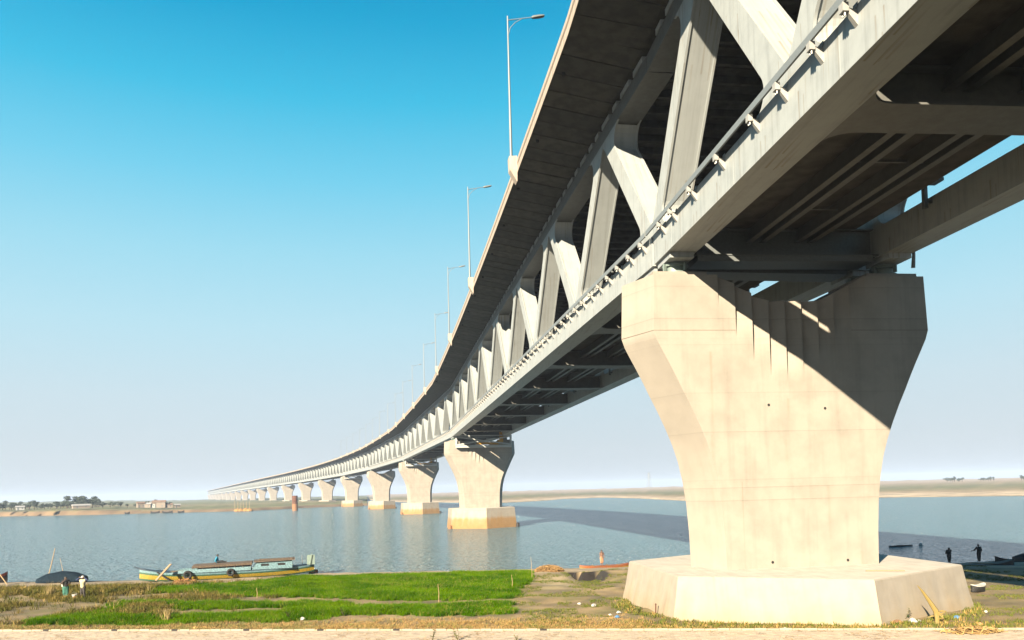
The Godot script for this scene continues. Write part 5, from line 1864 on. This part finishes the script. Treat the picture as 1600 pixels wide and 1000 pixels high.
func build_litter() -> void:
	var r := RandomNumberGenerator.new()
	r.seed = 15
	var items := [[-3.4, 4.0, 0.13, "litter_blue", "crumpled blue plastic bag on the dry ground left of the pier"], [-3.8, -1.2, 0.17, "white", "white rag lying in the middle of the bare ground"], [-3.5, 2.5, 0.10, "white", "small white scrap near the kerb left of the pier"], [-2.9, 1.6, 0.12, "white", "pale scrap close to the left corner of the pier's base"],
		[-4.4, -2.9, 0.12, "white", "farthest white scrap on the bare ground"], [8.6, 8.2, 0.17, "litter_brown", "brown crumpled packet below the pier's front corner"], [9.35, 8.1, 0.20, "white", "white plastic bag, the large one below the shaded base"], [9.75, 7.9, 0.10, "white", "little white scrap right of the large white bag"],
		[12.0, 7.2, 0.16, "litter_blue", "blue plastic bottle beside the dead stalk"], [11.7, 9.3, 0.13, "litter_orange", "orange scrap in the grass right of the dead stalk"], [-19.6, 0.9, 0.17, "white", "white stone by the flowering weed on the verge"], [14.5, 5.5, 0.12, "white", "white scrap in the turf right of the pier"], [-25.3, -6.6, 0.13, "white", "white scrap on the soil enclosed by the winding seed bed"], [3.1, 9.0, 0.12, "white", "white scrap beside the kerb before the pier"]]
	for q in items:
		var m := MB.new()
		var secs := []
		for i in 5:
			var ring := PackedVector3Array()
			for k in 9:
				var a := -TAU * k / 9
				var rad: float = q[2] * 0.75 * [0.6, 1.0, 0.9, 0.55, 0.1][i] * r.randf_range(0.7, 1.3)
				ring.append(Vector3(cos(a) * rad * 1.5, q[2] * [-0.1, 0.15, 0.5, 0.8, 0.9][i] * r.randf_range(0.8, 1.1), sin(a) * rad))
			secs.append(ring)
		m.loft(secs)
		var o := obj("litter", m, M[q[3]], self, 20.0)
		o.position = Vector3(q[0], ground_h(q[0], q[1]) + 0.03, q[1])
		o.rotation.y = r.randf() * TAU
		tag(o, q[4], "litter")
	for q in [[-12.8, -6.0, 1.15, "tall pale stake in the middle of the green seedlings"], [-7.9, -13.6, 1.0, "pale stake at the right edge of the large seed bed, lower one"], [-6.0, -20.5, 0.9, "yellowish stake at the right edge of the large seed bed, middle one"], [-5.6, -27.0, 1.5, "thin stake at the far corner of the large seed bed by the hay mound"], [-25.5, -11.5, 0.7, "short pale stake between the two seed beds"]]:
		var m := MB.new()
		m.tube([Vector3(0, -0.2, 0), Vector3(0.03, q[2] * 0.5, 0), Vector3(-0.02, q[2], 0.02)], [0.028, 0.024, 0.015], 6)
		var o := obj("stake", m, M.bamboo, self, 50.0)
		o.position = Vector3(q[0], ground_h(q[0], q[1]), q[1])
		tag(o, q[3], "stake", "stakes in the seed beds")
	var rs := MB.new()
	rs.tube([Vector3(-1.15, 2.0, 2.6), Vector3(-1.13, 2.55, 2.6)], [0.035], 7)
	rs.tube([Vector3(-1.13, 2.55, 2.6), Vector3(-1.13, 2.6, 2.6)], [0.05, 0.03], 7)
	tag(obj("iron_stake", rs, M.rust, self, 40.0), "short rusty iron stake at the foot of the pier's base", "stake")
	tag(obj("board", _bar_mesh(Vector3(8.9, CAP_TOP + 0.035, 4.9), Vector3(10.6, CAP_TOP + 0.035, 5.4), 0.09, 0.05), M.wood_pale, self), "thin wooden lath lying on the flat top of the great pier's base", "board")
	var bk := thing("bucket", "white paint bucket with red print on the ground beside the person in the cream vest", "bucket", Vector3(-40.1, ground_h(-40.1, -16.2), -16.2))
	var bm := MB.new()
	bm.lathe([Vector2(0.15, 0.0), Vector2(0.17, 0.34), Vector2(0.185, 0.35), Vector2(0.185, 0.39), Vector2(0.165, 0.39), Vector2(0.14, 0.04)], 18)
	part("tub", bm.mesh(40.0), M.white, bk)
	var pm := MB.new()
	var secs := []
	for i in 6:
		var a := 0.5 + i * 0.22
		secs.append(PackedVector3Array([Vector3(cos(a) * 0.163, 0.10, sin(a) * 0.163), Vector3(cos(a) * 0.174, 0.27, sin(a) * 0.174)]))
	pm.loft(secs, false, false)
	part("print", pm.mesh(40.0), M.pink, bk)
	var hm := MB.new()
	hm.tube([Vector3(-0.185, 0.36, 0), Vector3(-0.13, 0.50, 0.03), Vector3(0, 0.56, 0.05), Vector3(0.13, 0.50, 0.03), Vector3(0.185, 0.36, 0)], [0.008], 5)
	part("handle", hm.mesh(40.0), M.steel_dark, bk)

# ---------------------------------------------------------------- people
# bones: [a, b, radius a, radius b]; one smooth skin over all of them
func skin_over(bones: Array, cell: float, blend: float) -> MB:
	var cells := {}
	var val := {}
	for b in bones:
		var lo: Vector3 = b[0].min(b[1]) - Vector3.ONE * (maxf(b[2], b[3]) + cell * 2.5)
		var hi: Vector3 = b[0].max(b[1]) + Vector3.ONE * (maxf(b[2], b[3]) + cell * 2.5)
		var l := Vector3i((lo / cell).floor()); var h := Vector3i((hi / cell).ceil())
		for x in range(l.x, h.x + 1):
			for y in range(l.y, h.y + 1):
				for z in range(l.z, h.z + 1): cells[Vector3i(x, y, z)] = true
	var A := PackedVector3Array(); var D := PackedVector3Array(); var ra := PackedFloat32Array(); var rb := PackedFloat32Array(); var il := PackedFloat32Array()
	for b in bones:
		A.append(b[0]); D.append(b[1] - b[0]); ra.append(b[2]); rb.append(b[3]); il.append(1.0 / maxf((b[1] - b[0]).length_squared(), 1e-6))
	var nb := bones.size()
	for c in cells:
		var p := Vector3(c) * cell
		var s := 1e3
		for i in nb:
			var q := p - A[i]
			var t := clampf(q.dot(D[i]) * il[i], 0.0, 1.0)
			var d := (q - D[i] * t).length() - lerpf(ra[i], rb[i], t)
			var hh := clampf(0.5 + 0.5 * (s - d) / blend, 0.0, 1.0)
			s = lerpf(s, d, hh) - blend * hh * (1.0 - hh)
		val[c] = s
	var vert := {}
	var corners := [Vector3i(0, 0, 0), Vector3i(1, 0, 0), Vector3i(0, 1, 0), Vector3i(1, 1, 0), Vector3i(0, 0, 1), Vector3i(1, 0, 1), Vector3i(0, 1, 1), Vector3i(1, 1, 1)]
	var edges := [[0, 1], [2, 3], [4, 5], [6, 7], [0, 2], [1, 3], [4, 6], [5, 7], [0, 4], [1, 5], [2, 6], [3, 7]]
	for c in cells:
		var vs := PackedFloat32Array()
		var ok := true
		for o in corners:
			var k: Vector3i = c + o
			if not val.has(k):
				ok = false
				break
			vs.append(val[k])
		if not ok: continue
		var sum := Vector3.ZERO
		var n := 0
		for e in edges:
			var a := vs[e[0]]; var b := vs[e[1]]
			if (a < 0) != (b < 0):
				sum += Vector3(corners[e[0]]).lerp(Vector3(corners[e[1]]), a / (a - b))
				n += 1
		if n > 0: vert[c] = (Vector3(c) + sum / n) * cell
	var m := MB.new()
	var axes := [Vector3i(1, 0, 0), Vector3i(0, 1, 0), Vector3i(0, 0, 1)]
	for c in vert:
		for ax in 3:
			var u: Vector3i = axes[(ax + 1) % 3]; var w: Vector3i = axes[(ax + 2) % 3]
			var k2: Vector3i = c + axes[ax]
			if not val.has(c) or not val.has(k2): continue
			var a: float = val[c]; var b: float = val[k2]
			if (a < 0) == (b < 0): continue
			if not (vert.has(c - u) and vert.has(c - w) and vert.has(c - u - w)): continue
			if a < 0: m.quad(vert[c - u - w], vert[c - w], vert[c], vert[c - u])
			else: m.quad(vert[c - u - w], vert[c - u], vert[c], vert[c - w])
	return m

func hand(at: Vector3, along: Vector3, palm: Vector3) -> Array:
	var d := along.normalized()
	var s := d.cross(palm).normalized()
	var pn := s.cross(d)
	var b := [[at, at + d * 0.07, 0.026, 0.036]]
	var lens := [0.060, 0.070, 0.064, 0.048]
	for i in 4:
		var o := at + d * 0.08 + s * (i - 1.5) * 0.020
		var k: Vector3 = o + d * lens[i] * 0.55 + pn * 0.010
		b.append([o, k, 0.011, 0.009]); b.append([k, k + (d * 0.6 + pn * 0.8).normalized() * lens[i] * 0.5, 0.009, 0.007])
	var th := at + d * 0.03 - s * 0.03
	b.append([th, th - s * 0.028 + d * 0.03 + pn * 0.015, 0.013, 0.011])
	b.append([th - s * 0.028 + d * 0.03 + pn * 0.015, th - s * 0.026 + d * 0.065 + pn * 0.03, 0.011, 0.008])
	return b

func head_bones(c: Vector3, face: Vector3) -> Array:
	var f := face.normalized()
	var r := f.cross(Vector3.UP).normalized()
	return [[c + Vector3(0, 0.035, 0) - f * 0.015, c + Vector3(0, 0.02, 0) + f * 0.025, 0.092, 0.080], [c - Vector3(0, 0.02, 0) + f * 0.03, c - Vector3(0, 0.075, 0) + f * 0.055, 0.066, 0.036],
		[c + f * 0.095 + Vector3(0, 0.01, 0), c + f * 0.112 - Vector3(0, 0.025, 0), 0.012, 0.017], [c + f * 0.088 - Vector3(0, 0.058, 0) - r * 0.02, c + f * 0.088 - Vector3(0, 0.058, 0) + r * 0.02, 0.011, 0.011],
		[c + r * 0.086 + Vector3(0, 0.02, 0), c + r * 0.088 - Vector3(0, 0.025, 0), 0.016, 0.011], [c - r * 0.086 + Vector3(0, 0.02, 0), c - r * 0.088 - Vector3(0, 0.025, 0), 0.016, 0.011]]

# pose: joint name -> point. Figure faces +z in its own axes.
func person(label: String, at: Vector3, turn: float, J: Dictionary, skin: Material, clothes: Array, hair: Material) -> Node3D:
	var t := thing("person", label, "person", at, turn)
	var bones := [[J.pelvis, J.chest, 0.125, 0.145], [J.chest, J.neck, 0.14, 0.06], [J.neck, J.head - Vector3(0, 0.06, 0), 0.055, 0.052]]
	for s in ["l", "r"]:
		bones.append([J.chest + (J[s + "sh"] - J.chest) * 0.3, J[s + "sh"], 0.10, 0.068])
		bones.append([J[s + "sh"], J[s + "el"], 0.056, 0.042]); bones.append([J[s + "el"], J[s + "wr"], 0.042, 0.028])
		bones.append([J.pelvis + (J[s + "hip"] - J.pelvis) * 0.6, J[s + "hip"], 0.11, 0.098])
		bones.append([J[s + "hip"], J[s + "kn"], 0.090, 0.056]); bones.append([J[s + "kn"], J[s + "an"], 0.056, 0.034])
		var toe: Vector3 = J[s + "an"] + J.get("toe", Vector3(0, -0.05, 0.16))
		bones.append([J[s + "an"] + Vector3(0, -0.03, -0.03), toe, 0.040, 0.026])
	var m := skin_over(bones, 0.022, 0.035)
	var hb := skin_over(head_bones(J.head, J.face), 0.012, 0.018)
	m.v.append_array(hb.v); m.c.append_array(hb.c)
	for s in ["l", "r"]:
		var d: Vector3 = J[s + "wr"] - J[s + "el"]
		var hd := skin_over(hand(J[s + "wr"], d, J.get("palm", Vector3(0, 0, 1))), 0.007, 0.006)
		m.v.append_array(hd.v); m.c.append_array(hd.c)
	part("body", m.mesh(70.0), skin, t)
	if hair != null:
		var f: Vector3 = J.face.normalized()
		part("hair", skin_over([[J.head + Vector3(0, 0.055, 0) - f * 0.03, J.head + Vector3(0, 0.05, 0) + f * 0.02, 0.092, 0.080], [J.head - f * 0.055 + Vector3(0, 0.03, 0), J.head - f * 0.06 - Vector3(0, 0.04, 0), 0.072, 0.05]], 0.014, 0.02).mesh(70.0), hair, t)
	for c in clothes:
		part(c[0], skin_over(c[1], 0.022, c[3] if c.size() > 3 else 0.04).mesh(70.0), c[2], t)
	return t

func standing(face: Vector3) -> Dictionary:
	return {"pelvis": Vector3(0, 0.90, 0), "chest": Vector3(0, 1.20, 0.0), "neck": Vector3(0, 1.42, 0.0), "head": Vector3(0, 1.53, 0.02), "face": face,
		"lsh": Vector3(0.185, 1.35, 0), "rsh": Vector3(-0.185, 1.35, 0), "lel": Vector3(0.24, 1.07, -0.02), "rel": Vector3(-0.24, 1.07, -0.02), "lwr": Vector3(0.25, 0.83, 0.06), "rwr": Vector3(-0.25, 0.83, 0.06),
		"lhip": Vector3(0.09, 0.84, 0), "rhip": Vector3(-0.09, 0.84, 0), "lkn": Vector3(0.10, 0.47, 0.02), "rkn": Vector3(-0.10, 0.47, 0.02), "lan": Vector3(0.10, 0.085, -0.02), "ran": Vector3(-0.10, 0.085, -0.02)}

func shirt_bones(J: Dictionary, sleeve: float, grow := 0.02) -> Array:
	var b := [[J.pelvis + Vector3(0, 0.0, 0), J.chest, 0.135 + grow, 0.148 + grow], [J.chest, J.chest.lerp(J.neck, 0.75), 0.145 + grow, 0.075 + grow]]
	for s in ["l", "r"]:
		b.append([J.chest + (J[s + "sh"] - J.chest) * 0.3, J[s + "sh"], 0.10 + grow, 0.068 + grow])
		if sleeve > 0: b.append([J[s + "sh"], J[s + "sh"].lerp(J[s + "el"], minf(sleeve, 1.0)), 0.058 + grow, 0.050 + grow])
		if sleeve > 1.0: b.append([J[s + "el"], J[s + "el"].lerp(J[s + "wr"], sleeve - 1.0), 0.046 + grow, 0.036 + grow])
	return b

func trouser_bones(J: Dictionary, to := 0.95, grow := 0.018) -> Array:
	var b := []
	for s in ["l", "r"]:
		b.append([J.pelvis, J[s + "hip"], 0.118 + grow, 0.100 + grow]); b.append([J[s + "hip"], J[s + "kn"], 0.094 + grow, 0.064 + grow])
		b.append([J[s + "kn"], J[s + "kn"].lerp(J[s + "an"], to), 0.064 + grow, 0.050 + grow])
	return b

func lungi_bones(J: Dictionary, to := 0.6) -> Array:
	var b := trouser_bones(J, to, 0.03)
	var m: Vector3 = (J.lkn + J.rkn) * 0.5
	b.append([J.pelvis, m, 0.125, 0.085])
	b.append([m, m.lerp((J.lan + J.ran) * 0.5, to), 0.085, 0.075])
	return b

func build_people() -> void:
	# dark clothed person on the left, hand raised to the face
	var J := standing(Vector3(0.6, 0, 0.8))
	J.rel = Vector3(-0.30, 1.16, 0.18); J.rwr = Vector3(-0.10, 1.40, 0.20)
	J.lel = Vector3(0.27, 1.12, 0.10); J.lwr = Vector3(0.10, 1.05, 0.26)
	J.lan = Vector3(0.10, 0.085, 0.10); J.ran = Vector3(-0.08, 0.085, -0.12)
	var p := person("person in a black top and green wrapped lungi, standing with one hand at the face", Vector3(-41.1, ground_h(-41.1, -16.9), -16.9), 0.5, J, M.skin_dark, [["shirt", shirt_bones(J, 0.8), M.cloth_black], ["lungi", lungi_bones(J, 0.55), M.cloth_green]], M.hair)
	var sc := MB.new()
	var secs := []
	for q in [[-0.19, 1.38], [-0.23, 1.15], [-0.22, 0.92]]:
		secs.append(PackedVector3Array([Vector3(q[0] - 0.04, q[1], 0.07), Vector3(q[0] - 0.05, q[1], -0.07), Vector3(q[0] + 0.02, q[1], -0.09), Vector3(q[0] + 0.03, q[1], 0.09)]))
	sc.loft(secs)
	part("white_cloth", sc.mesh(50.0), M.cloth_white, p)
	# person in a cream vest and white cap, both hands at the cap
	J = standing(Vector3(0, 0, 1))
	J.lel = Vector3(0.40, 1.40, 0.12); J.lwr = Vector3(0.19, 1.55, 0.14)
	J.rel = Vector3(-0.40, 1.40, 0.12); J.rwr = Vector3(-0.19, 1.55, 0.14)
	J.lan = Vector3(0.13, 0.085, -0.02)
	p = person("person in a cream vest and white cap, standing with both hands raised to the cap", Vector3(-39.75, ground_h(-39.75, -16.7), -16.7), -0.1, J, M.skin, [["vest", shirt_bones(J, 0.0, 0.03), M.cloth_cream], ["sleeve", [[J.lsh, J.lel, 0.072, 0.062], [J.lel, J.lel.lerp(J.lwr, 0.85), 0.060, 0.048]], M.cloth_navy], ["sleeve", [[J.rsh, J.rel, 0.072, 0.062], [J.rel, J.rel.lerp(J.rwr, 0.85), 0.060, 0.048]], M.cloth_navy], ["trousers", trouser_bones(J), M.cloth_grey]], M.hair)
	var cm := MB.new()
	cm.lathe([Vector2(0.112, 1.56), Vector2(0.112, 1.60), Vector2(0.095, 1.66), Vector2(0.05, 1.69), Vector2(0.005, 1.70)], 16, Transform3D(Basis(), Vector3(0, 0, 0.01)))
	cm.hexa([Vector3(-0.09, 1.555, 0.21), Vector3(0.09, 1.555, 0.21), Vector3(0.10, 1.575, 0.08), Vector3(-0.10, 1.575, 0.08), Vector3(-0.09, 1.567, 0.21), Vector3(0.09, 1.567, 0.21), Vector3(0.10, 1.590, 0.08), Vector3(-0.10, 1.590, 0.08)])
	part("cap", cm.mesh(40.0), M.cloth_white, p)
	# seated on the canopy of the long boat
	J = standing(Vector3(1, 0, 0.1))
	J.pelvis = Vector3(0, 0.13, 0); J.chest = Vector3(-0.05, 0.44, 0); J.neck = Vector3(-0.02, 0.66, 0); J.head = Vector3(0.02, 0.78, 0)
	J.lsh = Vector3(-0.04, 0.60, -0.185); J.rsh = Vector3(-0.04, 0.60, 0.185); J.lel = Vector3(-0.14, 0.34, -0.24); J.rel = Vector3(-0.16, 0.33, 0.24); J.lwr = Vector3(-0.22, 0.10, -0.26); J.rwr = Vector3(-0.24, 0.10, 0.26)
	J.lhip = Vector3(0.05, 0.12, -0.09); J.rhip = Vector3(0.05, 0.12, 0.09); J.lkn = Vector3(0.46, 0.17, -0.10); J.rkn = Vector3(0.46, 0.15, 0.12); J.lan = Vector3(0.86, 0.06, -0.10); J.ran = Vector3(0.86, 0.06, 0.10); J.toe = Vector3(0.05, 0.14, 0); J.palm = Vector3(1, 0, 0)
	var bt := Transform3D(Basis(Vector3.UP, 0.25), Vector3(-37.0, 0.22, -42.0))
	var sp := bt * Vector3(-1.2, 1.60, 0.1)
	person("person in a bright blue shirt sitting with legs stretched out on the boat's canopy", sp, 0.25, J, M.skin_dark, [["shirt", shirt_bones(J, 1.6), M.cloth_blue], ["trousers", trouser_bones(J), M.cloth_black]], M.hair)
	# man standing in the orange rowing boat
	J = standing(Vector3(-0.5, -0.35, 0.8))
	J.head = Vector3(-0.03, 1.52, 0.07); J.chest = Vector3(0, 1.19, 0.03)
	J.lwr = Vector3(0.20, 0.92, 0.24); J.rwr = Vector3(-0.12, 0.95, 0.26); J.lel = Vector3(0.27, 1.10, 0.04); J.rel = Vector3(-0.26, 1.10, 0.06)
	person("bare chested man in a tan lungi standing in the orange rowing boat", Vector3(2.75, 0.48, -39.55), 0.4, J, M.cloth_skin, [["lungi", lungi_bones(J, 0.35), M.cloth_tan]], M.hair)
	# two figures on the right, clothes blackened to stand for the bridge's shade
	J = standing(Vector3(0, 0, -1))
	J.lan = Vector3(0.06, 0.085, 0); J.ran = Vector3(-0.06, 0.085, 0)
	J.lel = Vector3(0.2, 1.08, -0.1); J.rel = Vector3(-0.2, 1.08, -0.1); J.lwr = Vector3(0.08, 1.0, -0.25); J.rwr = Vector3(-0.08, 1.0, -0.25)
	var K := {}
	for key in J: K[key] = J[key]
	for key in K:
		if K[key] is Vector3 and key != "face" and key != "toe" and key != "palm": K[key] = Vector3(K[key].x, K[key].y * 0.82, K[key].z)
	person("smaller wrapped figure coloured dark for the shade at the waterline, nearer to the pier", Vector3(34.4, ground_h(34.4, -29.5) + 0.2, -29.5), 0.2, K, M.skin_dark, [["shawl", shirt_bones(K, 1.0, 0.05), M.cloth_black], ["skirt", lungi_bones(K, 0.85), M.cloth_black]], M.hair)
	J.lel = Vector3(0.36, 1.12, 0.05); J.lwr = Vector3(0.48, 1.04, 0.2)
	person("taller figure coloured dark for the shade, one elbow held out at the waterline", Vector3(37.0, ground_h(37.0, -29.0) + 0.2, -29.0), PI, J, M.skin_dark, [["shirt", shirt_bones(J, 1.3), M.cloth_black], ["trousers", trouser_bones(J), M.cloth_black]], M.hair)
